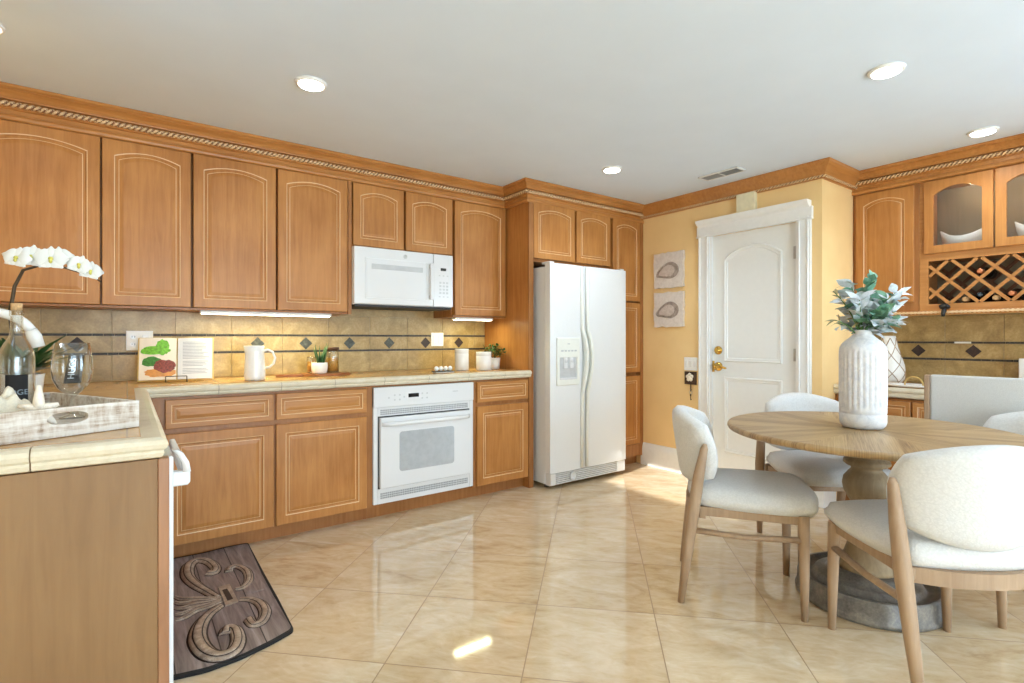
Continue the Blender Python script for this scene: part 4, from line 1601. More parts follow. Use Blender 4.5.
def food_jar(x, y, r, h, label, lid):
    t = thing('food_jar', label, 'jar', (x, y, tz))
    MB().lathe([(r * .9, 0), (r, .004), (r, h * .85), (r * .9, h * .93), (r * .9, h), (r * .84, h), (r * .84, h * .92), (r * .93, h * .84), (r * .93, .008), (r * .8, .005)], (x, y, tz), 24).build('glass_body', 'thin_glass', t)
    MB().lathe([(r * .88, 0), (r * .9, h * .3), (r * .88, h * .6)], (x, y, tz + .009), 20).build('contents', 'amber_food', t)
    if lid:
        MB().lathe([(r * 1.04, 0), (r * 1.04, .018), (r * .98, .02)], (x, y, tz + h + .0005), 24).build('lid', 'lid_wood', t)
food_jar(1.125, 3.60, .043, .15, 'glass jar of pasta with dark wooden lid beside the succulent', True)
food_jar(.99, 3.615, .03, .108, 'lidless glass tumbler of yellow pasta behind the succulent', False)

# egg tray
t = thing('egg_tray', 'shallow white egg tray on the counter below the switch plate', 'tray', (1.83, 3.33, CZ))
B(1.755, 1.905, 3.30, 3.36, CZ + .0005, CZ + .008, .003, 1).build('tray', 'ceramic', t)
B(1.752, 1.908, 3.297, 3.363, CZ + .0082, CZ + .013, .001, 1).build('rim', 'rubber', t)
eg = None
for i in range(4):
    x = 1.775 + i * .037
    m = MB().ball((x, 3.33, CZ + .0305), .0165, 2, (1, 1, 1.05))
    o = m.build('egg', 'egg_white')
    tag(o, ['white egg at the left end of the tray row', 'white egg second from the left in the tray', 'white egg second from the right in the tray', 'white egg at the right end of the tray row'][i], 'egg', 'eggs in the tray')

def canister(x, y, r, h, label):
    t = thing('canister', label, 'canister', (x, y, CZ))
    MB().lathe([(r * .93, 0), (r, .003), (r, h * .78), (r * .985, h * .785), (r, h * .79), (r, h - .004), (r * .96, h)], (x, y, CZ + .0005), 32).build('body', 'ceramic', t)
canister(2.085, 3.50, .054, .165, 'taller white canister in front of the dark diamond tile')
canister(2.235, 3.42, .060, .142, 'shorter white canister standing before the leafy potted plant')
t = thing('potted_herb', 'bushy green plant in a small white pot against the fridge panel', 'plant', (2.40, 3.52, CZ))
MB().lathe([(.036, 0), (.046, .004), (.052, .09), (.047, .09), (.044, .07)], (2.385, 3.50, CZ + .0005), 24).build('pot', 'ceramic', t)
m = MB()
rnd = random.Random(11)
def leaf(m, base, d, L, wd, fold=.25, n=5, mi=0, nrm=None):
    d = d.normalized()
    up = Vector((0, 0, 1)) if nrm is None else nrm
    s = d.cross(up)
    if s.length < 1e-3:
        s = Vector((1, 0, 0))
    s.normalize()
    u = s.cross(d).normalized()
    L3 = []
    for i in range(n + 1):
        t_ = i / n
        ww = wd * math.sin(PI * min(.97, max(.05, t_ ** .8))) * .5
        c = base + d * (L * t_) + u * (-L * .28 * t_ * t_)
        L3.append([c - s * ww + u * (ww * fold), c, c + s * ww + u * (ww * fold)])
    vs = [[m.bm.verts.new(p) for p in r] for r in L3]
    for a, b in zip(vs[:-1], vs[1:]):
        for k in range(2):
            f = m.bm.faces.new((a[k], a[k + 1], b[k + 1], b[k]))
            f.smooth = True
            f.material_index = mi
for i in range(210):
    a = rnd.uniform(0, 2 * PI)
    e = rnd.uniform(-.35, 1.4)
    r = rnd.uniform(.04, .105)
    b0 = Vector((2.385 + r * math.cos(a) * math.cos(e), 3.50 + r * math.sin(a) * math.cos(e), CZ + .125 + r * .75 * math.sin(e)))
    if b0.x > 2.462:
        b0.x = 2.455
    dd = Vector((rnd.uniform(-1, .3 if b0.x > 2.44 else 1), rnd.uniform(-1, 1), rnd.uniform(-.2, 1)))
    leaf(m, b0, dd, .026, .018, mi=0 if rnd.random() < .7 else 1)
for i in range(14):
    a = rnd.uniform(0, 2 * PI)
    m.tube([(2.385, 3.50, CZ + .07), (2.385 + .05 * math.cos(a), 3.50 + .05 * math.sin(a), CZ + .15)], .0016, 4)
m.build('foliage', ['leaf_dark', 'leaf_fresh'], t, recalc=False)

# ------------------------------------------------------------------ left run: tray, bottle, glass, cloth, starfish, orchid, faucet
TA = math.atan2(.44, .897)
FRc = Vector((.027, 1.79))
e1 = Vector((math.cos(TA), math.sin(TA)))
e2 = Vector((-e1.y, e1.x))
tw, tl2 = .325, .50
tcn = FRc - e1 * (tw / 2) + e2 * (tl2 / 2)
t = thing('serving_tray', 'whitewashed wooden tray with slot handles on the left counter', 'tray', (tcn.x, tcn.y, CZ), TA)
B(-tw / 2, tw / 2, -tl2 / 2, tl2 / 2, .0005, .014).build('base', 'whitewash', t, local=True)
def tray_end(ys):
    m = MB()
    y0, y1 = ys
    outer = [(-tw / 2, .0142)] + [(-tw / 2, .073), (tw / 2, .073), (tw / 2, .0142)]
    # plank with an oval handle slot: ring of quads between rectangle and slot
    n = 32
    slot = [(.043 * math.copysign(abs(math.cos(a)) ** .7, math.cos(a)), .046 + .015 * math.copysign(abs(math.sin(a)) ** .8, math.sin(a))) for a in [2 * PI * i / n for i in range(n)]]
    rect = []
    for a in [2 * PI * i / n for i in range(n)]:
        c, s_ = math.cos(a), math.sin(a)
        k = min((tw / 2) / abs(c) if abs(c) > 1e-6 else 9, .0294 / abs(s_) if abs(s_) > 1e-6 else 9)
        rect.append((c * k, .0436 + s_ * k))
    # exact corners
    for cx, cz in ((tw / 2, .073), (-tw / 2, .073), (-tw / 2, .0142), (tw / 2, .0142)):
        i = min(range(n), key=lambda q: abs(rect[q][0] - cx) + 3 * abs(rect[q][1] - cz))
        rect[i] = (cx, cz)
    rings = [[(u, y0, v) for u, v in slot], [(u, y0, v) for u, v in rect], [(u, y1, v) for u, v in rect], [(u, y1, v) for u, v in slot], [(u, y0, v) for u, v in slot]]
    m.rings(rings, True, False, False, 0, False)
    m.build('end_board', 'whitewash', t, local=True)
tray_end((-tl2 / 2, -tl2 / 2 + .015))
tray_end((tl2 / 2 - .015, tl2 / 2))
for s in (-1, 1):
    B(s * (tw / 2 - .0142), s * tw / 2, -tl2 / 2 + .0152, tl2 / 2 - .0152, .0142, .073, .002, 1).build('side_board', 'whitewash', t, local=True)
TZ = CZ + .0145
# bottle
bx_, by_ = -.261, 2.10
t = thing('glass_bottle', 'clear glass bottle with cork and black label on the tray', 'bottle', (bx_, by_, TZ))
prof = [(.020, 0), (.038, .001), (.041, .006), (.041, .155), (.038, .172), (.028, .192), (.018, .208), (.0148, .222), (.014, .262), (.0165, .264), (.0165, .276), (.014, .278), (.0115, .277), (.0115, .222), (.015, .206), (.025, .190), (.035, .170), (.038, .153), (.038, .008), (.020, .006)]
MB().lathe([(r * 1.0, z * 1.125) for r, z in prof], (bx_, by_, TZ), 36).build('glass_body', 'thin_glass', t)
MB().lathe([(.0105, 0), (.0112, .014), (.0128, .0145), (.0132, .034), (.0125, .035)], (bx_, by_, TZ + .299), 16).build('cork', 'cork', t)
lb = MB()
rings = []
va = math.atan2(-by_, -bx_)
for i in range(13):
    a = va - .62 + 1.24 * i / 12
    rings.append([(bx_ + r * math.cos(a), by_ + r * math.sin(a), TZ + z) for r, z in ((.0413, .030), (.0413, .126), (.0418, .126), (.0418, .030))])
lb.rings(rings, True, True, True, 0, False)
lbo = lb.build('label', 'chalk_black', t)

def text_mesh(txt, size):
    cu = bpy.data.curves.new('txt', 'FONT')
    cu.body = txt
    cu.size = size
    cu.extrude = .0003
    cu.align_x = 'CENTER'
    cu.align_y = 'CENTER'
    o = bpy.data.objects.new('txt', cu)
    COL.objects.link(o)
    dg = bpy.context.evaluated_depsgraph_get()
    me = bpy.data.meshes.new_from_object(o.evaluated_get(dg))
    bpy.data.objects.remove(o)
    bm = bmesh.new()
    bm.from_mesh(me)
    bpy.data.meshes.remove(me)
    return bm
bm_ = text_mesh('EDGE', .021)
m = MB()
for v in bm_.verts:
    a = va + v.co.x / .042
    r = .0419 + v.co.z
    v.co = Vector((bx_ + r * math.cos(a), by_ + r * math.sin(a), TZ + .075 + v.co.y))
m.merge(bm_)
m.build('lettering', 'chalk_grey', lbo)

# wine glass with chalkboard tag
gx, gy = -.128, 1.981
t = thing('wine_glass', 'large stemmed balloon wine glass on the tray', 'glass', (gx, gy, TZ))
gp_ = [(.004, .0005), (.036, .001), (.0365, .003), (.012, .007), (.0055, .013), (.0045, .035), (.006, .052), (.018, .060), (.040, .076), (.053, .098), (.0575, .122), (.055, .150), (.048, .188), (.0465, .1885), (.0535, .150), (.0560, .122), (.0515, .099), (.039, .078), (.017, .0625), (.004, .061)]
MB().lathe([(r * .84, z * 1.155) for r, z in gp_], (gx, gy, TZ), 40).build('goblet', 'thin_glass', t)
t = thing('chalk_tag', 'black chalkboard tag with white lettering inside the wine glass', 'tag', (gx + .004, gy, TZ + .093))
yawt = math.atan2(-gy, -gx) - PI / 2 + PI
t.rotation_euler = (0, 0, math.atan2(gy, gx) - PI / 2)
m = MB()
quad = [(-.024, .004), (.016, .004), (.024, .086), (-.012, .086)]
m.rings([[(u, -.002, v + .004) for u, v in quad], [(u, .002, v + .004) for u, v in quad]], True, True, True, 0, False)
tgo = m.build('board', 'chalk_black', t, local=True)
m = MB()
bm_ = text_mesh('HUGS', .024)
for v in bm_.verts:
    x, y = v.co.x, v.co.y
    v.co = Vector((-y * .9 - .004 + x * .1, -.0022 - v.co.z, x * .95 + .050))
m.merge(bm_)
m.build('lettering', 'chalk_white', tgo, local=True)

# crumpled cloth and starfish
t = thing('napkin', 'crumpled cream cloth bunched on the tray in front of the bottle', 'cloth', (-.25, 1.84, TZ))
m = MB()
rnd = random.Random(21)
NX, NY = 22, 16
grid = []
for j in range(NY + 1):
    row = []
    for i in range(NX + 1):
        u, v = i / NX * 2 - 1, j / NY * 2 - 1
        edge = max(0, 1 - (abs(u) ** 3)) * max(0, 1 - abs(v) ** 3)
        h = .010 + .100 * edge * (.72 + .28 * math.sin(7 * u + 3.1 * v + 1.3 * math.sin(5 * v)) * math.cos(4.2 * v - 2.3 * u))
        q2 = FRc + e1 * (-.228 + u * .066 + .006 * math.sin(6 * v)) + e2 * (.165 + v * .068 + .008 * math.sin(5 * u))
        row.append(Vector((q2.x, q2.y, TZ + .001 + max(.002, h))))
    grid.append(row)
top = [[m.bm.verts.new(p) for p in r] for r in grid]
bot = [[m.bm.verts.new((p.x, p.y, TZ + .0006)) for p in r] for r in grid]
for j in range(NY):
    for i in range(NX):
        f = m.bm.faces.new((top[j][i], top[j][i + 1], top[j + 1][i + 1], top[j + 1][i])); f.smooth = True
        m.bm.faces.new((bot[j][i], bot[j + 1][i], bot[j + 1][i + 1], bot[j][i + 1]))
for i in range(NX):
    m.bm.faces.new((top[0][i], bot[0][i], bot[0][i + 1], top[0][i + 1])); m.bm.faces.new((top[NY][i], top[NY][i + 1], bot[NY][i + 1], bot[NY][i]))
for j in range(NY):
    m.bm.faces.new((top[j][0], top[j + 1][0], bot[j + 1][0], bot[j][0])); m.bm.faces.new((top[j][NX], bot[j][NX], bot[j + 1][NX], top[j + 1][NX]))
m.build('fabric', 'cloth_cream', t)
t = thing('starfish', 'pale starfish ornament with one arm up beside the crumpled cloth', 'starfish', (-.177, 1.745, TZ))
m = MB()
sc = Vector((-.177, 1.745, TZ + .054))
m.ball(sc, .014, 2, (1, .7, 1))
for k, L in zip(range(5), (.066, .040, .054, .054, .040)):
    a = PI / 2 + 2 * PI * k / 5
    tip = sc + Vector((math.cos(a) * L, .004, math.sin(a) * L * .9))
    tip.z = max(tip.z, TZ + .005)
    m.tube([sc, sc.lerp(tip, .5), tip], [.0135, .0105, .0045], 8)
m.build('body', 'starfish', t)

# orchid
ox, oy = -.305, 2.50
t = thing('orchid', 'white orchid with an arching stem behind the glass bottle', 'plant', (ox, oy, CZ))
MB().lathe([(.05, 0), (.058, .004), (.068, .11), (.070, .12), (.062, .12), (.058, .10)], (ox, oy, CZ + .0005), 28).build('pot', 'ceramic', t)
MB().lathe([(.058, 0), (.05, .012)], (ox, oy, CZ + .098), 20).build('soil', 'soil', t)
m = MB()
rnd = random.Random(9)
for i in range(26):
    a = 2 * PI * i / 26 + rnd.uniform(-.2, .2)
    e = rnd.uniform(.45, 1.3)
    leaf(m, Vector((ox + .01 * math.cos(a), oy + .01 * math.sin(a), CZ + .105)), Vector((math.cos(a) * math.cos(e), math.sin(a) * math.cos(e), math.sin(e))), rnd.uniform(.15, .21), rnd.uniform(.04, .058), .3, 8)
m.build('leaves', 'leaf_dark', t, recalc=False)
FWD = Vector((math.cos(YAW), math.sin(YAW), 0))
RGT = Vector((math.sin(YAW), -math.cos(YAW), 0))
def at_px(u, v, y):
    d = FWD + RGT * ((u - 512) / 525) + Vector((0, 0, (338.5 - v) / 525))
    return Vector((0, 0, 1.15)) + d * (y / d.y)
stem = [Vector((ox, oy, CZ + .10)), Vector((-.318, 2.49, 1.12)), Vector((-.325, 2.48, 1.24)), Vector((-.312, 2.47, 1.33)), Vector((-.288, 2.45, 1.385)), Vector((-.235, 2.42, 1.405)), Vector((-.18, 2.42, 1.40)), Vector((-.10, 2.43, 1.375)), Vector((-.075, 2.43, 1.355))]
MB().tube(stem, [.006, .006, .006, .0055, .005, .004, .0035, .003, .0025], 8).build('stem', 'stem_brown', t)
def orchid_flower(c, s, yawf, roll):
    s *= .98
    face = Vector((-.08 + .25 * yawf, -1, .1)).normalized()
    rt = face.cross(Vector((0, 0, 1))).normalized()
    up = rt.cross(face).normalized()
    m = MB()
    def petal(ang, L, W, dep):
        d = rt * math.cos(ang) + up * math.sin(ang)
        sd = face.cross(d)
        rows = []
        n = 7
        for i in range(n + 1):
            q = i / n
            ww = W * math.sin(PI * min(1, (.08 + .92 * q)) ** .75) if i < n else W * .12
            p = c + d * (L * q) + face * (dep * math.sin(PI * q) + .002)
            rows.append([p - sd * ww - face * .004, p + face * .002, p + sd * ww - face * .004])
        vs = [[m.bm.verts.new(x) for x in r] for r in rows]
        for a_, b_ in zip(vs[:-1], vs[1:]):
            for k in range(2):
                f = m.bm.faces.new((a_[k], a_[k + 1], b_[k + 1], b_[k])); f.smooth = True
    for ang, L, W in ((PI / 2, .041, .021), (PI + .75, .040, .020), (-.75, .040, .020)):
        petal(ang + roll, L * s, W * s, .002)
    for ang in (.12, PI - .12):
        petal(ang + roll, .045 * s, .030 * s, .006)
    fl = m.build('flower', 'petal', t, recalc=False)
    m = MB()
    m.ball(c + face * .007, .0065 * s, 2)
    m.ball(c + face * .010 - up * .009, .005 * s, 2, (1, 1, 1.5))
    m.build('flower_heart', 'petal_heart', fl)
for (u, v, s, yw, rl) in ((17, 258, .95, -1, .2), (32, 257, 1.05, -.6, .1), (51, 259, 1.1, .2, 0), (60, 257, .9, .8, -.1), (79, 265, .9, .3, .35), (90, 271, .9, 1, .2)):
    orchid_flower(at_px(u, v, 2.38 + random.uniform(-.01, .01)), s, yw, rl)
m = MB()
m.ball(at_px(68, 259, 2.40), .009, 2, (1, 1, 1.3)); m.ball(at_px(69, 264, 2.40), .007, 2, (1, 1, 1.3))
m.build('bud', 'bud', t)

# faucet
t = thing('faucet', 'white gooseneck kitchen faucet behind the bottle at the left edge', 'faucet', (-.45, 2.28, CZ))
MB().lathe([(.03, 0), (.03, .008), (.022, .02), (.02, .06), (.016, .07)], (-.45, 2.28, CZ + .0005), 24).build('base', 'ceramic', t)
m = MB()
fy = 2.28
arc = [(-.45, fy, CZ + .065), (-.45, fy, 1.135)]
for k in range(0, 25):
    a = PI - (PI * .86) * k / 24
    arc.append((-.345 + .105 * math.cos(a), fy, 1.135 + .098 * math.sin(a)))
m.tube(arc, .0145, 12)
m.build('spout', 'ceramic', t)
e_ = Vector(arc[-1])
MB().tube([e_, e_ + Vector((.008, 0, -.02)), e_ + Vector((.018, 0, -.055))], [.0165, .02, .0185], 14).build('spray_head', 'ceramic', t)

# ------------------------------------------------------------------ mat in front of the dishwasher
t = thing('kitchen_mat', 'dark wood-look kitchen mat with a carved fleur-de-lis in front of the sink run', 'mat', (.3, 2.7, 0))
def smooth_poly(pts, r=.03, n=5):
    out = []
    N = len(pts)
    for i in range(N):
        p0, p, p1 = Vector(pts[i - 1]), Vector(pts[i]), Vector(pts[(i + 1) % N])
        a = p + (p0 - p).normalized() * min(r, (p0 - p).length * .45)
        b = p + (p1 - p).normalized() * min(r, (p1 - p).length * .45)
        for k in range(n + 1):
            q = k / n
            out.append((a * (1 - q) ** 2 + p * (2 * q * (1 - q)) + b * q * q)[:])
    return out
outl = smooth_poly([(.0, 2.16), (.10, 2.10), (.22, 2.075), (.33, 2.085), (.44, 2.12), (.528, 2.16), (.535, 2.45), (.538, 2.8), (.545, 3.235), (.44, 3.24), (.32, 3.225), (.19, 3.235), (0.0, 3.24)], .022)
def inset(poly, k):
    c = Vector((sum(p[0] for p in poly) / len(poly), sum(p[1] for p in poly) / len(poly)))
    out = []
    for p in poly:
        d = Vector(p) - c
        out.append((c.x + d.x * (1 - k / max(.08, abs(d.length))), c.y + d.y * (1 - k / max(.08, d.length))))
    return out
m = MB()
m.rings([[(x, y, .0005) for x, y in outl], [(x, y, .009) for x, y in outl], [(x, y, .012) for x, y in inset(outl, .004)], [(x, y, .012) for x, y in inset(outl, .016)]], True, True, True, 0, False)
m.build('border', 'mat_black', t)
m = MB()
ins = inset(outl, .016)
m.rings([[(x, y, .0115) for x, y in ins], [(x, y, .0126) for x, y in ins]], True, True, True, 0, False)
m.build('printed_planks', 'mat_planks', t)
def floor_px(u, v):
    d = FWD + RGT * ((u - 512) / 525) + Vector((0, 0, (338.5 - v) / 525))
    return Vector((d.x * -1.137 / d.z, d.y * -1.137 / d.z, .013))
def zp(pts):        # crop pixels of the measured ornament -> points on the mat
    return [floor_px(160 + a * 256 / 1023, 512 + b * 171 / 683) for a, b in pts]
def scroll(pts, rad, nm='scroll'):
    P_ = zp(pts)
    # resample with Catmull-Rom
    out, rr = [], []
    for i in range(len(P_) - 1):
        p0, p1, p2, p3 = P_[max(0, i - 1)], P_[i], P_[i + 1], P_[min(len(P_) - 1, i + 2)]
        for k in range(4):
            q = k / 4
            out.append(.5 * ((2 * p1) + (-p0 + p2) * q + (2 * p0 - 5 * p1 + 4 * p2 - p3) * q * q + (-p0 + 3 * p1 - 3 * p2 + p3) * q ** 3))
            rr.append(rad[i] + (rad[i + 1] - rad[i]) * q)
    out.append(P_[-1]); rr.append(rad[-1])
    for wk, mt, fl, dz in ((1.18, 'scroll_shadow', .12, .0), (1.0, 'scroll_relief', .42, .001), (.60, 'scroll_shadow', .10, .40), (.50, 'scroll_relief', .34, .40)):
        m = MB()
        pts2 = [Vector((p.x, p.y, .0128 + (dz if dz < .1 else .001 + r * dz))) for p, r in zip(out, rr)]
        m.tube(pts2, [r * wk for r in rr], 8, flat=fl)
        m.build(nm, mt, t)
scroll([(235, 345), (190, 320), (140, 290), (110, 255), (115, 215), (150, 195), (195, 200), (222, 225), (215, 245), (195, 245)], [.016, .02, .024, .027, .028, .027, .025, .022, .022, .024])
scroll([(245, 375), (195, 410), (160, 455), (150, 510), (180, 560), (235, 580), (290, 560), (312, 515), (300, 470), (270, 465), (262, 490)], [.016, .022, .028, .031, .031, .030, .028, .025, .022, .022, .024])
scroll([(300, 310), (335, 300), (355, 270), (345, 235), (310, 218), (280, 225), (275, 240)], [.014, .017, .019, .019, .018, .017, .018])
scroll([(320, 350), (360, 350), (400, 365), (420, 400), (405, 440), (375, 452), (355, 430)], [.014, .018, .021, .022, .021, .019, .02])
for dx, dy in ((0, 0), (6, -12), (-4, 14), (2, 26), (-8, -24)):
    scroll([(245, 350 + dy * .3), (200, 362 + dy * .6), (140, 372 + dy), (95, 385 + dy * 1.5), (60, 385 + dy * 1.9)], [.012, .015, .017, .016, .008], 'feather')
bnd = zp([(232, 305), (278, 292), (312, 360), (262, 378)])
m = MB()
m.rings([[(p.x, p.y, .0128) for p in bnd], [(p.x, p.y, .019) for p in bnd]], True, True, True, 0, False)
m.build('band', 'scroll_relief', t)
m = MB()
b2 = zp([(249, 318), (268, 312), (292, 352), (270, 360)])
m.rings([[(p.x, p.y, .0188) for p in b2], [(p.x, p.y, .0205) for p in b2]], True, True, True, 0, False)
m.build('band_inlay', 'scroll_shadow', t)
tp_ = zp([(318, 325), (370, 278), (425, 285), (415, 310), (372, 322)])
m = MB()
m.rings([[(p.x, p.y, .0128) for p in tp_], [(p.x, p.y, .015) for p in tp_]], True, True, True, 0, False)
m.build('base_leaf', 'mat_planks', t)

# ------------------------------------------------------------------ dining table
TX, TY, TH, TR = 2.637, .945, .752, .57
t = thing('dining_table', 'round pedestal dining table with a sunburst parquet top', 'table', (TX, TY, 0))
MB().lathe([(TR - .03, -.028), (TR - .012, -.028), (TR - .004, -.024), (TR, -.016), (TR, -.008), (TR - .005, -.002), (TR - .012, 0)], (0, 0, TH), 96).build('tabletop', 'table_parquet', t, local=True)
MB().lathe([(.25, .69), (.25, .7235)], (0, 0, 0), 48).build('top_support', 'oak_pedestal', t, local=True)
MB().lathe([(.118, .655), (.12, .69)], (0, 0, 0), 48).build('collar', 'oak_pedestal', t, local=True)
pp = [(.115, .135), (.108, .16), (.086, .20), (.074, .24), (.068, .30), (.070, .36), (.074, .385), (.088, .392), (.090, .402), (.078, .41), (.060, .425), (.072, .445), (.088, .475), (.093, .505), (.088, .535), (.068, .562), (.058, .572), (.060, .584), (.078, .590), (.090, .600), (.088, .614), (.076, .622), (.074, .630), (.088, .640), (.112, .650), (.118, .66)]
MB().lathe(pp, (0, 0, 0), 48).build('pedestal', 'oak_pedestal', t, local=True)
bp = [(.268, 0), (.277, .006), (.279, .02), (.272, .03), (.270, .08), (.266, .094), (.264, .102), (.252, .100), (.244, .088), (.220, .080), (.208, .086), (.20, .104), (.188, .112), (.165, .112), (.155, .118), (.145, .132), (.13, .137), (.115, .14)]
MB().lathe(bp, (0, 0, 0), 72).build('base', 'weathered_base', t, local=True)

# vase with foliage
vx, vy = 2.65, .965
t = thing('vase', 'tall whitewashed ribbed ceramic vase on the dining table', 'vase', (vx, vy, TH))
def rib(a, z):
    if .085 < z < .345:
        e = min(1, (z - .085) / .02, (.345 - z) / .02)
        return 1 + .05 * e * (abs(math.cos(a * 13)) ** .6 - .7)
    return 1
prof = [(.06, 0), (.076, .003), (.086, .014), (.090, .03), (.090, .062), (.087, .066), (.090, .070), (.090, .086), (.0895, .10)] + [(.090, .10 + .0125 * i) for i in range(1, 20)] + [(.090, .345), (.088, .358), (.080, .373), (.066, .388), (.050, .402), (.038, .414), (.034, .424), (.0345, .436), (.030, .436), (.029, .42), (.04, .40)]
MB().lathe(prof, (vx, vy, TH + .0005), 180, mod=rib).build('body', 'vase_white', t)

t = thing('foliage_bouquet', 'silvery green lambs-ear foliage arranged in the ribbed vase', 'foliage', (vx, vy, TH + .40))
rnd = random.Random(42)
top0 = Vector((vx, vy, TH + .42))
lf = {'sage_leaf': MB(), 'green_leaf': MB(), 'olive_leaf': MB()}
stems_ = MB()
ends = []
for i in range(20):
    # spread in the camera-facing plane and in depth
    a = rnd.uniform(0, 2 * PI)
    ends.append(Vector((.13 * math.cos(a) * rnd.uniform(.3, 1.0), .13 * math.sin(a) * rnd.uniform(.3, 1.0), rnd.uniform(.04, .23))))
ends += [RGT * .15 + Vector((0, 0, .17)), RGT * -.15 + Vector((0, 0, .19)), RGT * -.14 + Vector((0, 0, .06)), RGT * .13 + Vector((0, 0, .10)), RGT * .02 + Vector((0, 0, .25)), RGT * .07 + Vector((0, 0, .02))]
for i, e in enumerate(ends):
    p0 = top0 + Vector((rnd.uniform(-.012, .012), rnd.uniform(-.012, .012), -.04))
    p2 = top0 + e + RGT * .018
    p1 = top0 + Vector((e.x * .25, e.y * .25, e.z * .55))
    pts = [p0 * (1 - q) ** 2 + p1 * 2 * q * (1 - q) + p2 * q * q for q in [k / 6 for k in range(7)]]
    stems_.tube(pts, [.003] * 4 + [.0025, .002, .0015], 5)
    kind = 'sage_leaf' if i % 6 else 'green_leaf'
    if i in (21, 22):
        kind = 'olive_leaf'
    for j in range(13):
        q = .40 + .60 * j / 12
        b0 = p0 * (1 - q) ** 2 + p1 * 2 * q * (1 - q) + p2 * q * q
        ax = (p2 - p1).normalized()
        rd = Vector((rnd.uniform(-1, 1), rnd.uniform(-1, 1), rnd.uniform(-.5, .9)))
        d = (ax * .55 + rd).normalized()
        kk = kind if rnd.random() < .86 else ('green_leaf' if kind == 'sage_leaf' else 'sage_leaf')
        L = rnd.uniform(.045, .085) if kind != 'olive_leaf' else rnd.uniform(.03, .055)
        leaf(lf[kk], b0, d, L, L * (.60 if kk != 'olive_leaf' else .3), .2, 6, nrm=Vector((rnd.uniform(-1, 1), rnd.uniform(-1, 1), 1)).normalized())
stems_.build('stems', 'leaf_fresh', t)
lf['sage_leaf'].build('silver_leaves', 'sage_leaf', t, recalc=False)
lf['green_leaf'].build('green_leaves', 'green_leaf', t, recalc=False)
lf['olive_leaf'].build('olive_leaves', 'olive_leaf', t, recalc=False)

# ------------------------------------------------------------------ boucle dining chairs
def squircle(u, v):
    """unit square -> rounded square"""
    return u * math.sqrt(1 - v * v * .24), v * math.sqrt(1 - u * u * .24)
def pillow(N, M, fpos, mb):
    """closed cushion: front and back sheets from fpos(s,t,side) s,t in [-1,1]"""
    def sheet(side):
        return [[mb.bm.verts.new(fpos(-1 + 2 * i / N, -1 + 2 * j / M, side)) for i in range(N + 1)] for j in range(M + 1)]
    A, Bk = sheet(1), sheet(-1)
    for G, flip in ((A, False), (Bk, True)):
        for j in range(M):
            for i in range(N):
                q = (G[j][i], G[j][i + 1], G[j + 1][i + 1], G[j + 1][i])
                f = mb.bm.faces.new(q if not flip else tuple(reversed(q)))
                f.smooth = True
    def side(lst):
        for (a, b), (c, d) in zip(lst[:-1], lst[1:]):
            f = mb.bm.faces.new((a, b, d, c)); f.smooth = True
    side([(A[0][i], Bk[0][i]) for i in range(N + 1)]); side([(A[M][i], Bk[M][i]) for i in range(N + 1)])
    side([(A[j][0], Bk[j][0]) for j in range(M + 1)]); side([(A[j][N], Bk[j][N]) for j in range(M + 1)])

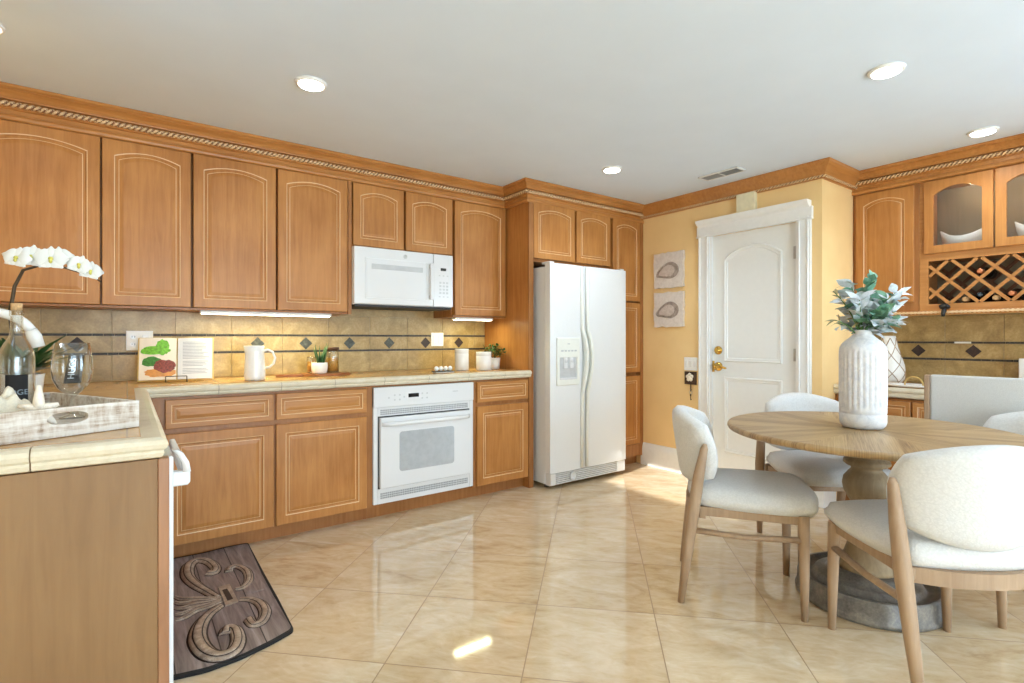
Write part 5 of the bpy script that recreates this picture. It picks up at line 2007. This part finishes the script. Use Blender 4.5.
def dining_chair(label, loc, rz):
    t = thing('dining_chair', label, 'chair', loc, rz, 'boucle dining chairs around the table')
    # seat cushion
    m = MB()
    def fs(s, q, side):
        x, y = squircle(s, q)
        e = max(0.0, 1 - max(abs(s), abs(q)) ** 5)
        hw = .262 - .022 * (1 - q) / 2
        z = .455 + side * (.010 + (.044 if side > 0 else .040) * e ** .5)
        if side > 0:
            z += .006 * (1 - s * s)
        return (x * hw, y * .265 + .018, z)
    pillow(22, 22, fs, m)
    m.build('seat', 'boucle', t, local=True, smooth=True)
    # wraparound backrest
    m = MB()
    def fb(s, q, side):
        x, v = squircle(s, q)
        e = max(0.0, 1 - max(abs(s), abs(q)) ** 6) ** .5
        th = .010 + .030 * e
        ang = x * .98
        R_ = .30
        cx, cy = R_ * .92 * math.sin(ang), -R_ * math.cos(ang)
        nx, ny = math.sin(ang), -math.cos(ang)
        h = .168 - .036 * s * s
        z = .660 + v * h
        lean = -(z - .52) * .14
        return (cx - nx * th * side, cy - ny * th * side + .055 + lean, z)
    pillow(30, 18, fb, m)
    m.build('backrest', 'boucle', t, local=True, smooth=True)
    def bar(p, q, wa, wb, name, depth=None):
        m = MB()
        p, q = Vector(p), Vector(q)
        m.tube([p, p.lerp(q, .5), q], [wa, (wa + wb) / 2, wb], 12)
        return m
    for s in (-1, 1):
        m = MB()
        m.tube([(s * .222, .205, .0), (s * .218, .205, .20), (s * .214, .203, .40), (s * .214, .203, .425)], [.0135, .019, .0225, .022], 12)
        m.build('leg', 'oak_grey', t, local=True)
        m = MB()
        m.tube([(s * .222, -.275, .0), (s * .234, -.248, .22), (s * .243, -.222, .42), (s * .246, -.202, .56), (s * .245, -.180, .68), (s * .2445, -.176, .70)], [.014, .0215, .026, .023, .016, .008], 12)
        m.build('leg', 'oak_grey', t, local=True)
        m = MB()
        m.tube([(s * .217, .200, .325), (s * .228, -.02, .315), (s * .236, -.236, .325)], [.016, .014, .016], 10, flat=.8)
        m.build('stretcher', 'oak_grey', t, local=True)
        m = MB()
        m.box(s * .208 - .011, s * .208 + .011, -.215, .20, .385, .424, .003, 1)
        m.build('side_rail', 'oak_grey', t, local=True)
    B(-.2, .2, .188, .212, .385, .424, .003, 1).build('front_rail', 'oak_grey', t, local=True)
    m = MB()
    rings = []
    for k in range(13):
        a = (k / 12 - .5) * 1.05
        x, y = .45 * math.sin(a), -.45 * math.cos(a) + .205
        rings.append([(x, y - .011, .375), (x, y + .011, .375), (x, y + .011, .424), (x, y - .011, .424)])
    m.rings(rings, True, True, True, 0, False)
    m.build('back_rail', 'oak_grey', t, local=True)
    return t
def rz_of(fx, fy):
    return math.atan2(fy, fx) - PI / 2
dining_chair('white boucle dining chair on the left of the table, side-on to the viewer', (2.29, 1.314, 0), rz_of(.57, -.82))
dining_chair('white boucle dining chair nearest the viewer, its back turned, at the right', (2.30, .63, 0), rz_of(.62, .785))
dining_chair('white boucle dining chair behind the table in front of the white door', (3.03, 1.29, 0), rz_of(-.62, -.78))
dining_chair('white boucle dining chair at the far right, only its sunlit back top showing', (3.10, .60, 0), rz_of(-.83, .56))

# linen chair at the right counter
t = thing('desk_chair', 'grey linen chair with a square wood-framed back, by the right counter', 'chair', (3.62, .72, 0), rz_of(1, 0))
B(-.224, .224, -.108, .25, .44, .50, .018, 3).build('seat', 'linen', t, local=True)
m = MB()
m.box(-.2255, .2255, -.152, -.113, .52, .957, .010, 2)
m.build('backrest', 'linen', t, local=True)
for s in (-1, 1):
    m = MB()
    m.box(s * .238 - .012, s * .238 + .012, -.155, -.110, .0, .955, .004, 1)
    m.build('leg', 'oak_grey', t, local=True)
    B(s * .215 - .016, s * .215 + .016, .15, .182, 0, .44, .004, 1).build('leg', 'oak_grey', t, local=True)
B(-.20, .20, .155, .177, .39, .438, .002, 1).build('front_rail', 'oak_grey', t, local=True)

# ------------------------------------------------------------------ things on the right counter
t = thing('diamond_vase', 'white bulb vase with a diamond net pattern on the right counter', 'vase', (4.36, 1.42, RCZ))
vprof = [(.05, 0), (.075, .004), (.092, .03), (.098, .075), (.092, .13), (.075, .19), (.056, .25), (.046, .30), (.042, .335), (.037, .335), (.040, .30), (.05, .25)]
VX, VY = 4.36, 1.425
MB().lathe(vprof, (VX, VY, RCZ + .004), 40).build('body', 'ceramic_matte', t)
m = MB()
def vr(z):
    for (r0, z0), (r1, z1) in zip(vprof[:9][:-1], vprof[:9][1:]):
        if z0 <= z <= z1:
            return r0 + (r1 - r0) * (z - z0) / (z1 - z0)
    return .042
for sg in (-1, 1):
    for k in range(6):
        pts = []
        for j in range(25):
            z = .01 + .31 * j / 24
            a = 2 * PI * k / 6 + sg * (j / 24) * 2.6
            r = vr(z) + .001
            pts.append((VX + r * math.cos(a), VY + r * math.sin(a), RCZ + .004 + z))
        m.tube(pts, .0026, 5)
m.build('net', 'oak_grey', t)
t = thing('oval_tray', 'white oval tray with a gold loop handle beside the diamond vase', 'tray', (4.18, 1.27, RCZ))
m = MB()
m.rings([[(4.17 + rx * math.cos(a), 1.255 + ry * math.sin(a), RCZ + z) for a in [2 * PI * i / 40 for i in range(40)]] for rx, ry, z in ((.07, .10, .0008), (.10, .15, .004), (.112, .165, .016), (.108, .16, .017), (.095, .145, .008), (.03, .05, .006))])
m.build('dish', 'ceramic', t)
m = MB()
m.tube([(4.15, 1.215 + .05 * math.cos(a), RCZ + .014 + .055 * math.sin(a)) for a in [PI * i / 12 for i in range(13)]], .005, 8)
m.build('handle', 'gold_wire', t)
t = thing('picture_frame', 'white picture frame leaning on the backsplash at the right edge', 'frame', (4.5, .71, RCZ))
m = MB()
fy0, fy1, fz0, fz1 = .56, .775, RCZ + .001, 1.025
for a, b_, c, d in ((fy0, fy0 + .03, fz0, fz1), (fy1 - .03, fy1, fz0, fz1), (fy0 + .03, fy1 - .03, fz0, fz0 + .03), (fy0 + .03, fy1 - .03, fz1 - .03, fz1)):
    m.box(4.50, 4.52, a, b_, c, d, .003, 1)
m.build('frame', 'white_paint', t)
B(4.508, 4.516, fy0 + .028, fy1 - .028, fz0 + .028, fz1 - .028).build('picture', 'screen_black', t)
